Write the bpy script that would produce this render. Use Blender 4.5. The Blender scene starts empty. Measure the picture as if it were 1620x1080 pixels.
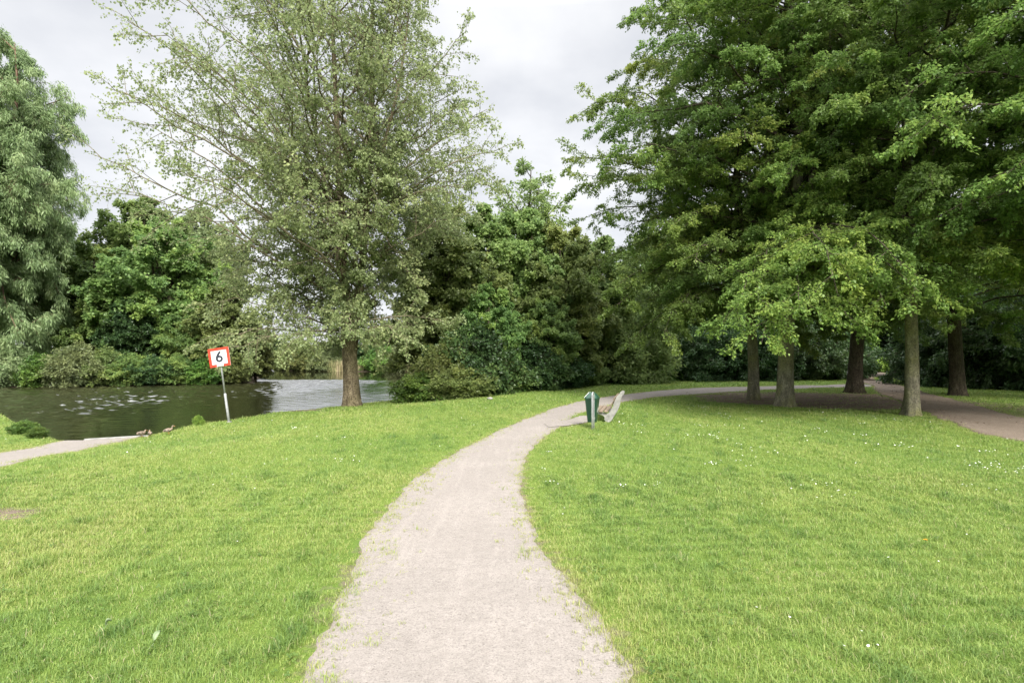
import bpy, bmesh, math, random
import numpy as np
from mathutils import Vector, Matrix

random.seed(5)
sc = bpy.context.scene
COL = sc.collection
R = math.radians
PI = math.pi

# ------------------------------------------------------------------ tagging
def tag(o, label=None, cat=None, group=None, kind=None):
    if label: o['label'] = label
    if cat: o['category'] = cat
    if group: o['group'] = group
    if kind: o['kind'] = kind
    return o

def thing(name, loc, label, cat, group=None, rz=0.0, scale=(1, 1, 1)):
    o = bpy.data.objects.new(name, None)
    COL.objects.link(o)
    o.empty_display_size = 0.2
    o.location = loc
    o.rotation_euler = (0, 0, rz)
    o.scale = scale
    return tag(o, label, cat, group)

def np_mesh(name, V, F, mat, parent=None, face_attr=None, point_attr=None, smooth=False):
    """V (n,3), F (m,k) all the same k"""
    V = np.ascontiguousarray(V, dtype=np.float32)
    F = np.ascontiguousarray(F, dtype=np.int32)
    me = bpy.data.meshes.new(name)
    m, k = F.shape
    me.vertices.add(len(V)); me.vertices.foreach_set('co', V.ravel())
    me.loops.add(m * k); me.loops.foreach_set('vertex_index', F.ravel())
    me.polygons.add(m)
    me.polygons.foreach_set('loop_start', np.arange(0, m * k, k, dtype=np.int32))
    me.update(calc_edges=True)
    if smooth:
        me.polygons.foreach_set('use_smooth', np.ones(m, dtype=bool))
    for d, dom in ((face_attr, 'FACE'), (point_attr, 'POINT')):
        if d:
            for an, arr in d.items():
                a = me.attributes.new(an, 'FLOAT', dom)
                a.data.foreach_set('value', np.ascontiguousarray(arr, dtype=np.float32))
    me.materials.append(mat)
    o = bpy.data.objects.new(name, me)
    COL.objects.link(o)
    if parent: o.parent = parent
    return o

def bm_obj(name, bm, mat, parent=None, smooth=False):
    me = bpy.data.meshes.new(name)
    bmesh.ops.recalc_face_normals(bm, faces=bm.faces)
    bm.to_mesh(me); bm.free()
    if smooth:
        me.polygons.foreach_set('use_smooth', np.ones(len(me.polygons), dtype=bool))
    me.materials.append(mat)
    o = bpy.data.objects.new(name, me)
    COL.objects.link(o)
    if parent: o.parent = parent
    return o

# ------------------------------------------------------------------ node helpers
def new_mat(name):
    m = bpy.data.materials.new(name); m.use_nodes = True
    nt = m.node_tree; nt.nodes.clear()
    out = nt.nodes.new('ShaderNodeOutputMaterial')
    return m, nt, out

def nd(nt, typ, **kw):
    n = nt.nodes.new('ShaderNode' + typ)
    for k, v in kw.items():
        if k == 'inputs':
            for ik, iv in v.items(): n.inputs[ik].default_value = iv
        else: setattr(n, k, v)
    return n

def mixc(nt, fac, a, b):
    n = nt.nodes.new('ShaderNodeMix'); n.data_type = 'RGBA'
    for sock, val in ((n.inputs[0], fac), (n.inputs[6], a), (n.inputs[7], b)):
        if hasattr(val, 'is_linked'): nt.links.new(val, sock)
        elif isinstance(val, (int, float)): sock.default_value = val
        else: sock.default_value = (*val, 1)
    return n.outputs[2]

def ramp(nt, src, stops):
    n = nt.nodes.new('ShaderNodeValToRGB')
    while len(n.color_ramp.elements) < len(stops): n.color_ramp.elements.new(0.5)
    for e, (p, c) in zip(n.color_ramp.elements, stops):
        e.position = p
        e.color = (*c, 1) if isinstance(c, tuple) else (c, c, c, 1)
    nt.links.new(src, n.inputs[0])
    return n.outputs[0]

def math_(nt, op, a, b=None, clamp=False):
    n = nt.nodes.new('ShaderNodeMath'); n.operation = op; n.use_clamp = clamp
    for i, v in enumerate((a, b)):
        if v is None: continue
        if hasattr(v, 'is_linked'): nt.links.new(v, n.inputs[i])
        else: n.inputs[i].default_value = v
    return n.outputs[0]

def noise(nt, vec, scale, detail=4, rough=0.55):
    n = nd(nt, 'TexNoise', inputs={'Scale': scale, 'Detail': detail, 'Roughness': rough})
    if vec is not None: nt.links.new(vec, n.inputs['Vector'])
    return n.outputs[0]

def pos(nt):
    return nt.nodes.new('ShaderNodeNewGeometry').outputs['Position']

def objco(nt):
    return nt.nodes.new('ShaderNodeTexCoord').outputs['Object']

def scaled(nt, vec, s):
    n = nd(nt, 'Mapping', inputs={'Scale': s}); nt.links.new(vec, n.inputs[0]); return n.outputs[0]

def bump(nt, h, strength, dist):
    n = nd(nt, 'Bump', inputs={'Strength': strength, 'Distance': dist})
    nt.links.new(h, n.inputs['Height']); return n.outputs[0]

# ------------------------------------------------------------------ materials
def leaf_mat(name, a, b, c, transl=0.32, rough=0.5):
    """a dark leaf, b common leaf, c young leaf; per leaf 'tint' attribute picks"""
    m, nt, out = new_mat(name)
    t = nd(nt, 'Attribute', attribute_name='tint').outputs['Fac']
    oi = nt.nodes.new('ShaderNodeObjectInfo').outputs['Random']
    col = ramp(nt, t, [(0.0, a), (0.45, b), (1.0, c)])
    hsv = nd(nt, 'HueSaturation'); nt.links.new(col, hsv.inputs['Color'])
    nt.links.new(math_(nt, 'ADD', math_(nt, 'MULTIPLY', oi, 0.03), 0.485), hsv.inputs['Hue'])
    nt.links.new(math_(nt, 'ADD', math_(nt, 'MULTIPLY', oi, 0.3), 0.85), hsv.inputs['Value'])
    col = hsv.outputs[0]
    p = nd(nt, 'BsdfPrincipled', inputs={'Roughness': rough, 'Specular IOR Level': 0.35})
    nt.links.new(col, p.inputs['Base Color'])
    tr = nt.nodes.new('ShaderNodeBsdfTranslucent')
    g = nd(nt, 'Gamma', inputs={1: 0.85}); nt.links.new(col, g.inputs[0])
    nt.links.new(g.outputs[0], tr.inputs['Color'])
    mx = nd(nt, 'MixShader', inputs={0: transl})
    nt.links.new(p.outputs[0], mx.inputs[1]); nt.links.new(tr.outputs[0], mx.inputs[2])
    nt.links.new(mx.outputs[0], out.inputs[0])
    return m

def bark_mat(name, dark, light, moss=None, scale=6.0, depth=0.03, moss_amt=0.5):
    m, nt, out = new_mat(name)
    v = objco(nt)
    n1 = noise(nt, scaled(nt, v, (scale, scale, scale * 0.18)), 2.2, 6, 0.65)
    n2 = noise(nt, v, 1.3, 4)
    n3 = noise(nt, v, 22, 3)
    col = ramp(nt, n1, [(0.33, dark), (0.62, light)])
    if moss:
        f = ramp(nt, n2, [(0.40, 0.0), (0.62, moss_amt)])
        col = mixc(nt, f, col, moss)
    col = mixc(nt, ramp(nt, n3, [(0.38, 0.65), (0.56, 0.0)]), col, tuple(x * 0.45 for x in dark))
    n4 = noise(nt, scaled(nt, v, (1, 1, 0.55)), 4.5, 6, 0.7)
    col = mixc(nt, ramp(nt, n4, [(0.40, 0.55), (0.52, 0.0), (0.60, 0.0), (0.72, 0.0)]), col, tuple(x * 0.6 for x in dark))
    col = mixc(nt, ramp(nt, n4, [(0.58, 0.0), (0.68, 0.45)]), col, tuple(min(1, x * 1.5) for x in light))
    p = nd(nt, 'BsdfPrincipled', inputs={'Roughness': 0.9, 'Specular IOR Level': 0.15})
    nt.links.new(col, p.inputs['Base Color'])
    h = math_(nt, 'ADD', n1, math_(nt, 'MULTIPLY', n3, 0.25))
    nt.links.new(bump(nt, h, 1.0, depth), p.inputs['Normal'])
    nt.links.new(p.outputs[0], out.inputs[0])
    return m

def plain_mat(name, col, rough=0.6, metal=0.0, var=0.25, vscale=8.0, bumpd=0.0, spec=0.4):
    m, nt, out = new_mat(name)
    v = objco(nt)
    n = noise(nt, v, vscale, 5)
    c = mixc(nt, ramp(nt, n, [(0.3, 0.0), (0.75, 1.0)]), tuple(x * (1 - var) for x in col), tuple(min(1, x * (1 + var * 0.5)) for x in col))
    p = nd(nt, 'BsdfPrincipled', inputs={'Roughness': rough, 'Metallic': metal, 'Specular IOR Level': spec})
    nt.links.new(c, p.inputs['Base Color'])
    if bumpd: nt.links.new(bump(nt, noise(nt, v, vscale * 6, 4), 0.6, bumpd), p.inputs['Normal'])
    nt.links.new(p.outputs[0], out.inputs[0])
    return m

M = {}
M['beech'] = leaf_mat('beech_leaf', (0.085, 0.150, 0.036), (0.152, 0.255, 0.054), (0.310, 0.395, 0.080), 0.48)
M['poplar'] = leaf_mat('poplar_leaf', (0.148, 0.186, 0.084), (0.232, 0.276, 0.116), (0.370, 0.392, 0.165), 0.45)
M['willow'] = leaf_mat('willow_leaf', (0.130, 0.200, 0.084), (0.225, 0.318, 0.138), (0.380, 0.465, 0.225), 0.4)
M['maple'] = leaf_mat('maple_leaf', (0.095, 0.162, 0.050), (0.168, 0.258, 0.072), (0.305, 0.385, 0.098), 0.48)
M['alder'] = leaf_mat('alder_leaf', (0.120, 0.180, 0.058), (0.195, 0.270, 0.080), (0.330, 0.390, 0.110), 0.48)
M['olive'] = leaf_mat('olive_leaf', (0.075, 0.105, 0.028), (0.130, 0.165, 0.045), (0.220, 0.235, 0.075), 0.3)
M['pale'] = leaf_mat('pale_leaf', (0.090, 0.125, 0.050), (0.160, 0.205, 0.080), (0.270, 0.310, 0.120), 0.3)
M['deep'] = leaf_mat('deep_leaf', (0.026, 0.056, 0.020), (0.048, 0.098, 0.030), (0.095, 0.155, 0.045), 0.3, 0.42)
M['lime'] = leaf_mat('lime_leaf', (0.110, 0.190, 0.030), (0.190, 0.290, 0.045), (0.310, 0.390, 0.070), 0.35)
M['weed'] = leaf_mat('weed_leaf', (0.050, 0.110, 0.020), (0.095, 0.180, 0.032), (0.180, 0.270, 0.050), 0.3)
M['bark_beech'] = bark_mat('beech_bark', (0.120, 0.112, 0.080), (0.250, 0.232, 0.170), (0.170, 0.175, 0.060), 3.0, 0.012, 0.7)
M['bark_poplar'] = bark_mat('poplar_bark', (0.075, 0.056, 0.036), (0.300, 0.245, 0.165), (0.150, 0.140, 0.055), 9.0, 0.07, 0.35)
M['limb_poplar'] = bark_mat('poplar_limb_bark', (0.120, 0.100, 0.065), (0.230, 0.200, 0.140), (0.150, 0.140, 0.070), 5.0, 0.01, 0.4)
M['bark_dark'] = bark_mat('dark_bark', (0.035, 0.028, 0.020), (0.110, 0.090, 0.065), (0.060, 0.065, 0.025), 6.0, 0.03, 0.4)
M['bark_willow'] = bark_mat('willow_bark', (0.110, 0.065, 0.045), (0.270, 0.180, 0.130), None, 5.0, 0.04)

# ------------------------------------------------------------------ terrain functions
def vn(x, y, scale, seed):
    """smooth pseudo noise about -1..1"""
    rg = np.random.default_rng(seed)
    s = np.zeros_like(np.asarray(x, dtype=np.float64))
    for i in range(7):
        a = rg.uniform(0, 2 * PI); f = rg.uniform(0.6, 1.7) / scale; ph = rg.uniform(0, 2 * PI)
        s = s + np.sin((np.cos(a) * x + np.sin(a) * y) * f * 2 * PI + ph)
    return s / 3.2

def sstep(a, b, x):
    t = np.clip((x - a) / (b - a), 0, 1)
    return t * t * (3 - 2 * t)

def sd_poly(x, y, poly):
    """signed distance, negative inside"""
    x = np.asarray(x, dtype=np.float64).ravel(); y = np.asarray(y, dtype=np.float64).ravel()
    P = np.array(poly, dtype=np.float64); Q = np.roll(P, -1, axis=0)
    out = np.empty_like(x)
    for i0 in range(0, len(x), 200000):
        X = x[i0:i0 + 200000]; Y = y[i0:i0 + 200000]
        d2 = np.full(X.shape, 1e18); ins = np.zeros(X.shape, dtype=bool)
        for (ax, ay), (bx, by) in zip(P, Q):
            ex, ey = bx - ax, by - ay
            t = np.clip(((X - ax) * ex + (Y - ay) * ey) / (ex * ex + ey * ey + 1e-12), 0, 1)
            d2 = np.minimum(d2, (X - ax - t * ex) ** 2 + (Y - ay - t * ey) ** 2)
            c = (ay > Y) != (by > Y)
            with np.errstate(divide='ignore', invalid='ignore'):
                xi = ax + (Y - ay) * ex / (ey if abs(ey) > 1e-12 else 1e-12)
            ins ^= c & (X < xi)
        out[i0:i0 + 200000] = np.where(ins, -np.sqrt(d2), np.sqrt(d2))
    return out

def catmull(pts, n):
    P = np.array(pts, dtype=np.float64)
    seg = np.linalg.norm(np.diff(P[:, :2], axis=0), axis=1); s = np.concatenate([[0], np.cumsum(seg)])
    T = np.gradient(P, s, axis=0)
    u = np.linspace(0, s[-1], n)
    i = np.clip(np.searchsorted(s, u, side='right') - 1, 0, len(P) - 2)
    h = (s[i + 1] - s[i]); t = ((u - s[i]) / h)[:, None]; h = h[:, None]
    return ((2 * t ** 3 - 3 * t ** 2 + 1) * P[i] + (t ** 3 - 2 * t ** 2 + t) * h * T[i]
            + (-2 * t ** 3 + 3 * t ** 2) * P[i + 1] + (t ** 3 - t ** 2) * h * T[i + 1])

WATER = -0.50
LAKE = [(-90, 38), (-60, 41), (-38, 42.5), (-31, 44.5), (-24.5, 47), (-22.6, 49.5), (-26, 58), (-36, 80), (-47, 100), (-55, 112), (-48, 120),
        (-41, 106), (-37, 90), (-34, 85.5), (-25, 82), (-15, 80), (-5, 80), (5, 80), (16, 76), (18, 68), (14, 64), (8, 59), (2, 53), (-3, 45), (-5, 39),
        (-6, 33.5), (-5.6, 29.8), (-6.6, 28.2), (-7.3, 26.9), (-8.3, 25.4), (-9.1, 24), (-9.7, 23), (-9.8, 21.6),
        (-10.15, 20.1), (-10.7, 19.3), (-10.4, 17.3), (-10.6, 16.5), (-11.0, 15.9), (-11.7, 15.5), (-12.3, 15.5),
        (-14.3, 17.2), (-17, 19.6), (-20, 22.3), (-30, 26), (-60, 28), (-90, 30)]
_lk = catmull(LAKE + LAKE[:1], 420)[:-1]

def hz(x, y, dl=None):
    x = np.asarray(x, dtype=np.float64); y = np.asarray(y, dtype=np.float64); sh = x.shape
    x = x.ravel(); y = y.ravel()
    if dl is None: dl = sd_poly(x, y, LAKE)
    z = 0.018 * vn(x, y, 7.0, 1) + 0.010 * vn(x, y, 2.6, 2)
    z = z - 0.36 * (1 - sstep(0.0, 7.0, dl))
    z = z - 1.1 * sstep(-0.05, 0.8, -dl)
    z = z + 2.0 * sstep(47.5, 53, y - 0.25 * (-24 - x)) * sstep(-25, -31, x) * sstep(78, 66, y) * (dl > 0)
    z = z + 0.5 * sstep(86, 95, y) * (dl > 0)
    return z.reshape(sh)

def h1(x, y): return float(hz(np.array([x]), np.array([y]))[0])

PL = [(-1.9, -6), (-1.55, -2), (-1.30, 1.5), (-1.26, 3.2), (-1.42, 4.5), (-1.56, 5.6), (-1.66, 7.2), (-1.56, 8.8), (-1.32, 10.8), (-.86, 12.9), (-.17, 15.6), (.84, 18.9),
      (2.1, 22.5), (3.7, 25.7), (6.1, 29), (9.8, 32.7), (13.1, 34.6), (17.6, 36.2), (21.2, 37.2), (23.5, 38.0)]
PR = [(0.9, -6), (0.92, -2), (0.86, 1.5), (0.79, 3.4), (.63, 4.4), (.45, 5.3), (.29, 6.4), (.18, 8.2), (.22, 10.6), (.57, 12.9), (1.3, 15.7), (2.3, 19.2),
      (4.4, 23.4), (6.8, 26.5), (9.1, 28.3), (12.8, 31), (16.4, 32.9), (20.0, 34.4), (22.0, 35.0), (23.0, 35.6)]
TL = [(14.5, 10.3), (12.6, 11.6), (11.75, 12.9), (13.1, 17.1), (15.1, 21.2), (19.3, 30), (22.8, 36), (24.6, 40), (27, 46), (32.5, 54), (40, 66)]
TR = [(16.5, 12.0), (15.2, 12.7), (14.6, 14.0), (15.9, 17.6), (18.25, 22.5), (21.2, 29), (24.6, 36), (26.8, 41), (29.2, 46), (35, 53.5), (42.5, 65)]
LL = [(-7.5, 6.5), (-9.3, 10.3), (-10.1, 13.3), (-10.55, 15.3), (-10.7, 16.6)]
LR = [(-11.5, 8.5), (-11.8, 12.6), (-11.9, 14.2), (-12.15, 15.2), (-12.3, 16.3)]
PAD = [(1.0, 15.5), (1.6, 15.9), (2.05, 16.4), (2.4, 17.2), (2.6, 18.0), (2.3, 18.3), (1.9, 17.6), (1.4, 16.9), (1.0, 16.4)]
def ribbon_poly(a, b):
    A = catmull(a, 60); B = catmull(b, 60); return [tuple(p) for p in A] + [tuple(p) for p in B[::-1]]
POLYS = [ribbon_poly(PL, PR), ribbon_poly(TL, TR), ribbon_poly(LL, LR), PAD]
def path_sd(x, y):
    d = np.full(np.asarray(x).size, 1e9)
    for p in POLYS: d = np.minimum(d, sd_poly(x, y, p))
    return d

def bare(x, y):
    """0 lawn .. 1 worn soil"""
    n = vn(x, y, 2.2, 11) * 0.5 + vn(x, y, 0.8, 12) * 0.3
    e = np.sqrt(((x - 14.0) / 6.2) ** 2 + ((y - 25.3) / 5.0) ** 2)
    b = sstep(1.15, 0.72, e + 0.16 * n)
    e = np.sqrt(((x - 17.0) / 5.0) ** 2 + ((y - 20.8) / 5.0) ** 2)
    b = 0.86 * np.maximum(b, 0.55 * sstep(1.2, 0.6, e + 0.2 * n) * (x > 16))
    e = np.sqrt(((x + 6.3) / 0.9) ** 2 + ((y - 7.1) / 0.5) ** 2)
    b = np.maximum(b, 0.75 * sstep(1.1, 0.5, e + 0.5 * n))
    e = np.sqrt(((x + 9.3) / 1.4) ** 2 + ((y - 24.0) / 0.8) ** 2)
    b = np.maximum(b, 0.8 * sstep(1.2, 0.6, e + 0.3 * n))
    return b

# ------------------------------------------------------------------ ground sheet
def axis(lo, hi, a, b, step, far_n):
    mid = np.arange(a, b + 1e-6, step)
    left = a - (np.geomspace(1, 1 + (a - lo) / step * 0.12, far_n) - 1) * step / 0.12 if lo < a else np.array([])
    right = b + (np.geomspace(1, 1 + (hi - b) / step * 0.12, far_n) - 1) * step / 0.12
    return np.unique(np.round(np.concatenate([left, mid, right]), 4))
gx = axis(-900, 900, -46, 36, 0.28, 45)
gy = axis(-300, 1500, -4, 52, 0.28, 55)
GX, GY = np.meshgrid(gx, gy)
GZ = hz(GX, GY)
nx, ny = len(gx), len(gy)
idx = np.arange(nx * ny).reshape(ny, nx)
F = np.stack([idx[:-1, :-1], idx[:-1, 1:], idx[1:, 1:], idx[1:, :-1]], -1).reshape(-1, 4)
gdl = sd_poly(GX, GY, LAKE)

m, nt, out = new_mat('lawn_ground')
P_ = pos(nt)
at_b = nd(nt, 'Attribute', attribute_name='bare').outputs['Fac']
at_s = nd(nt, 'Attribute', attribute_name='shore').outputs['Fac']
n_big = noise(nt, P_, 0.35, 4)
n_mid = noise(nt, P_, 2.4, 5, 0.6)
n_fine = noise(nt, scaled(nt, P_, (1, 1, 0.2)), 45, 5, 0.7)
g = ramp(nt, n_big, [(0.3, (0.108, 0.178, 0.030)), (0.7, (0.168, 0.224, 0.042))])
g = mixc(nt, ramp(nt, n_mid, [(0.35, 0.0), (0.75, 0.6)]), g, (0.088, 0.155, 0.024))
g = mixc(nt, ramp(nt, n_fine, [(0.35, 0.65), (0.62, 0.0)]), g, (0.055, 0.085, 0.020))
soil = ramp(nt, n_fine, [(0.25, (0.085, 0.062, 0.048)), (0.6, (0.200, 0.155, 0.125)), (0.8, (0.28, 0.225, 0.185))])
soil = mixc(nt, ramp(nt, n_mid, [(0.45, 0.0), (0.7, 0.5)]), soil, (0.075, 0.055, 0.040))
n_tuft = noise(nt, P_, 5.5, 4, 0.6)
fb = ramp(nt, math_(nt, 'ADD', at_b, math_(nt, 'MULTIPLY', math_(nt, 'SUBTRACT', n_tuft, 0.5), 1.5)), [(0.28, 0.0), (0.66, 1.0)])
c = mixc(nt, fb, g, soil)
mud = ramp(nt, n_mid, [(0.3, (0.030, 0.024, 0.016)), (0.7, (0.085, 0.068, 0.045))])
c = mixc(nt, at_s, c, mud)
p = nd(nt, 'BsdfPrincipled', inputs={'Roughness': 0.95, 'Specular IOR Level': 0.1})
nt.links.new(c, p.inputs['Base Color'])
nt.links.new(bump(nt, math_(nt, 'ADD', n_fine, math_(nt, 'MULTIPLY', n_mid, 0.6)), 0.8, 0.03), p.inputs['Normal'])
nt.links.new(p.outputs[0], out.inputs[0])
M['ground'] = m
shore = np.maximum(sstep(0.10, -0.25, gdl), np.maximum(sstep(2.2, 0.4, gdl) * (GY > 38) * (GX < -12), sstep(62, 70, GY) * 0.9).ravel() if False else np.maximum(sstep(2.2, 0.4, gdl) * (GY.ravel() > 38) * (GX.ravel() < -12), sstep(60, 68, GY.ravel()) * 0.92))
gpd = path_sd(GX, GY)
bb = np.maximum(bare(GX.ravel(), GY.ravel()), 0.55 * sstep(0.22, -0.05, gpd))
go = np_mesh('ground', np.stack([GX, GY, GZ], -1).reshape(-1, 3), F, M['ground'], point_attr={'bare': bb, 'shore': shore}, smooth=True)
tag(go, 'park ground sloping down to the lake bank', kind='structure')

# ------------------------------------------------------------------ water
m, nt, out = new_mat('lake_water')
P_ = pos(nt)
sep = nt.nodes.new('ShaderNodeSeparateXYZ'); nt.links.new(P_, sep.inputs[0])
far = nd(nt, 'MapRange', inputs={1: 52.0, 2: 62.0, 3: 1.0, 4: 0.10}); nt.links.new(sep.outputs[1], far.inputs[0])
patch = ramp(nt, noise(nt, scaled(nt, P_, (0.06, 0.12, 1)), 1.0, 3), [(0.35, 0.55), (0.6, 1.0)])
amp = math_(nt, 'MULTIPLY', far.outputs[0], patch)
w1 = noise(nt, scaled(nt, P_, (1.0, 2.4, 1)), 1.3, 3, 0.5)
w2 = noise(nt, scaled(nt, P_, (1.6, 3.6, 1)), 5.0, 3, 0.55)
hgt = math_(nt, 'ADD', math_(nt, 'MULTIPLY', w1, 0.6), math_(nt, 'MULTIPLY', w2, 0.28))
b = nd(nt, 'Bump', inputs={'Distance': 0.014}); nt.links.new(hgt, b.inputs['Height']); nt.links.new(math_(nt, 'MULTIPLY', amp, 0.9), b.inputs['Strength'])
p = nd(nt, 'BsdfPrincipled', inputs={'Base Color': (0.030, 0.030, 0.014, 1), 'Roughness': 0.05, 'IOR': 1.333, 'Specular IOR Level': 0.5})
nt.links.new(b.outputs[0], p.inputs['Normal'])
p.inputs['Specular IOR Level'].default_value = 0.0
gl = nd(nt, 'BsdfGlossy', inputs={'Roughness': 0.04}); nt.links.new(b.outputs[0], gl.inputs['Normal'])
fr_ = nd(nt, 'Fresnel', inputs={'IOR': 1.333}); nt.links.new(b.outputs[0], fr_.inputs['Normal'])
mxw = nt.nodes.new('ShaderNodeMixShader'); nt.links.new(math_(nt, 'POWER', fr_.outputs[0], 0.40), mxw.inputs[0])
nt.links.new(p.outputs[0], mxw.inputs[1]); nt.links.new(gl.outputs[0], mxw.inputs[2])
nt.links.new(mxw.outputs[0], out.inputs[0])
M['water'] = m
wx = np.unique(np.concatenate([np.arange(-110, -50, 2.0), np.arange(-50, -3, 0.10), np.arange(-3, 25, 2.0)]))
wy = np.unique(np.concatenate([np.array([11.0, 13.0]), np.arange(14, 60, 0.10), np.arange(60, 125, 2.0)]))
WX, WY = np.meshgrid(wx, wy)
rg = np.random.default_rng(55)
WZ = np.zeros_like(WX)
for i in range(26):
    lam = 0.30 * (4.5 ** rg.random()); a = PI / 2 + rg.normal(0, 0.55); sl_ = rg.uniform(0.018, 0.045)
    ph = rg.uniform(0, 6.28) + 0.25 * vn(WX, WY, 8.0, 200 + i)
    WZ += sl_ * lam / (2 * PI) * np.sin((np.cos(a) * WX + np.sin(a) * WY) * 2 * PI / lam + ph)
WZ *= (0.24 + 1.9 * sstep(-14, -21, WX - 0.12 * (WY - 20))) * np.clip(0.95 + 0.22 * vn(WX, WY, 9.0, 71), 0.5, 1.25) * sstep(58, 51, WY + 1.2 * vn(WX, WY, 12, 72)) * sstep(-50, -47, WX) * sstep(-3, -5, WX)
widx = np.arange(WX.size).reshape(WX.shape)
WF = np.stack([widx[:-1, :-1], widx[:-1, 1:], widx[1:, 1:], widx[1:, :-1]], -1).reshape(-1, 4)
tag(np_mesh('water', np.stack([WX, WY, WZ + WATER], -1).reshape(-1, 3), WF, m, smooth=True), 'rippled lake water between the grassy banks', kind='structure')

# ------------------------------------------------------------------ paths
def gravel(name, lo, hi, soil, edge_amt=1.0, streak=True):
    m, nt, out = new_mat(name)
    P_ = pos(nt)
    e = nd(nt, 'Attribute', attribute_name='edge').outputs['Fac']
    nf = noise(nt, P_, 75, 5, 0.8); nm = noise(nt, P_, 9, 6, 0.75); nb = noise(nt, P_, 0.9, 4); n30 = noise(nt, P_, 26, 5, 0.75)
    c = mixc(nt, ramp(nt, nm, [(0.3, 0.0), (0.7, 1.0)]), lo, hi)
    st = noise(nt, scaled(nt, P_, (7.0, 0.45, 1)), 1.4, 5, 0.65)
    if streak: c = mixc(nt, ramp(nt, st, [(0.50, 0.0), (0.66, 0.38)]), c, tuple(min(1, x * 1.16) for x in hi))
    c = mixc(nt, ramp(nt, nb, [(0.42, 0.30), (0.62, 0.0)]), c, tuple(x * 0.86 for x in lo))
    c = mixc(nt, ramp(nt, n30, [(0.36, 0.45), (0.50, 0.0)]), c, tuple(x * 0.72 for x in lo))
    c = mixc(nt, ramp(nt, nf, [(0.36, 0.85), (0.47, 0.0)]), c, tuple(x * 0.48 for x in lo))
    c = mixc(nt, ramp(nt, nf, [(0.55, 0.0), (0.66, 0.55)]), c, tuple(min(1, x * 1.25) for x in hi))
    vo = nd(nt, 'TexVoronoi', inputs={'Scale': 48.0}); nt.links.new(P_, vo.inputs['Vector'])
    wn = nd(nt, 'TexWhiteNoise'); nt.links.new(vo.outputs['Position'], wn.inputs[0])
    st2 = math_(nt, 'MULTIPLY', ramp(nt, wn.outputs['Value'], [(0.88, 0.0), (0.90, 1.0)]), ramp(nt, vo.outputs['Distance'], [(0.20, 1.0), (0.36, 0.0)]))
    c = mixc(nt, math_(nt, 'MULTIPLY', st2, 0.55), c, tuple(x * 0.36 for x in lo))
    ea = math_(nt, 'ADD', e, math_(nt, 'MULTIPLY', math_(nt, 'SUBTRACT', nm, 0.5), 0.8))
    c = mixc(nt, ramp(nt, ea, [(0.10, 0.0), (0.45, edge_amt)]), c, mixc(nt, ramp(nt, nf, [(0.4, 0.0), (0.6, 1.0)]), tuple(x * 0.6 for x in soil), tuple(x * 1.15 for x in soil)))
    eg = math_(nt, 'ADD', e, math_(nt, 'MULTIPLY', math_(nt, 'SUBTRACT', noise(nt, P_, 4.5, 5, 0.6), 0.5), 1.7))
    c = mixc(nt, ramp(nt, eg, [(0.50, 0.0), (0.62, 0.92)]), c, mixc(nt, n30, (0.070, 0.105, 0.024), (0.150, 0.205, 0.045)))
    p = nd(nt, 'BsdfPrincipled', inputs={'Roughness': 0.95, 'Specular IOR Level': 0.15})
    nt.links.new(c, p.inputs['Base Color'])
    hh = math_(nt, 'ADD', math_(nt, 'MULTIPLY', nf, 0.35), nm)
    nt.links.new(bump(nt, hh, 0.7, 0.022), p.inputs['Normal'])
    nt.links.new(p.outputs[0], out.inputs[0])
    return m
M['gravel'] = gravel('path_gravel', (0.220, 0.196, 0.176), (0.284, 0.256, 0.232), (0.205, 0.174, 0.140), 0.75)
M['track'] = gravel('track_earth', (0.150, 0.116, 0.088), (0.250, 0.205, 0.165), (0.095, 0.074, 0.054), 0.8, False)

def ribbon(name, a, b, mat, label, n=420, k=30, lift=0.005, jit=0.10, over=0.20, seed=0, y_fine=None):
    A = catmull(a, n); B = catmull(b, n)
    d = B - A; d /= np.linalg.norm(d, axis=1)[:, None]
    rg = np.random.default_rng(seed)
    def edge(s):
        t = np.arange(n); j = np.zeros(n)
        for f, a in ((0.05, .1), (0.11, .2), (0.23, .35), (0.47, .35), (0.9, .4), (1.7, .35)): j += np.sin(t * f + rg.uniform(0, 6)) * a
        return j * jit * 0.6
    A = A - d * (over + edge(0))[:, None]; B = B + d * (over + edge(1))[:, None]
    u = np.linspace(0, 1, k)
    P = A[:, None] * (1 - u)[None, :, None] + B[:, None] * u[None, :, None]
    x, y = P[..., 0], P[..., 1]
    z = hz(x, y) + lift - 0.022 * (np.abs(u - 0.5) * 2)[None, :] ** 8
    wid = np.linalg.norm(B - A, axis=1)
    ed = np.minimum(u, 1 - u)[None] * wid[:, None]
    edge_a = np.clip(1 - ed / 0.34, 0, 1)
    idx = np.arange(n * k).reshape(n, k)
    F = np.stack([idx[:-1, :-1], idx[:-1, 1:], idx[1:, 1:], idx[1:, :-1]], -1).reshape(-1, 4)
    o = np_mesh(name, np.stack([x, y, z], -1).reshape(-1, 3), F, mat, point_attr={'edge': edge_a.ravel()}, smooth=True)
    return tag(o, label, kind='structure')
ribbon('path', PL, PR, M['gravel'], 'pale gravel footpath curving through the lawn', seed=1, n=520)
ribbon('path', TL, TR, M['track'], 'brown earth track passing under the beech trees', seed=2, lift=0.022, jit=0.25, n=300)
ribbon('path', LL, LR, M['gravel'], 'short gravel path sloping down to the water', seed=3, n=150, lift=0.014)
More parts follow.
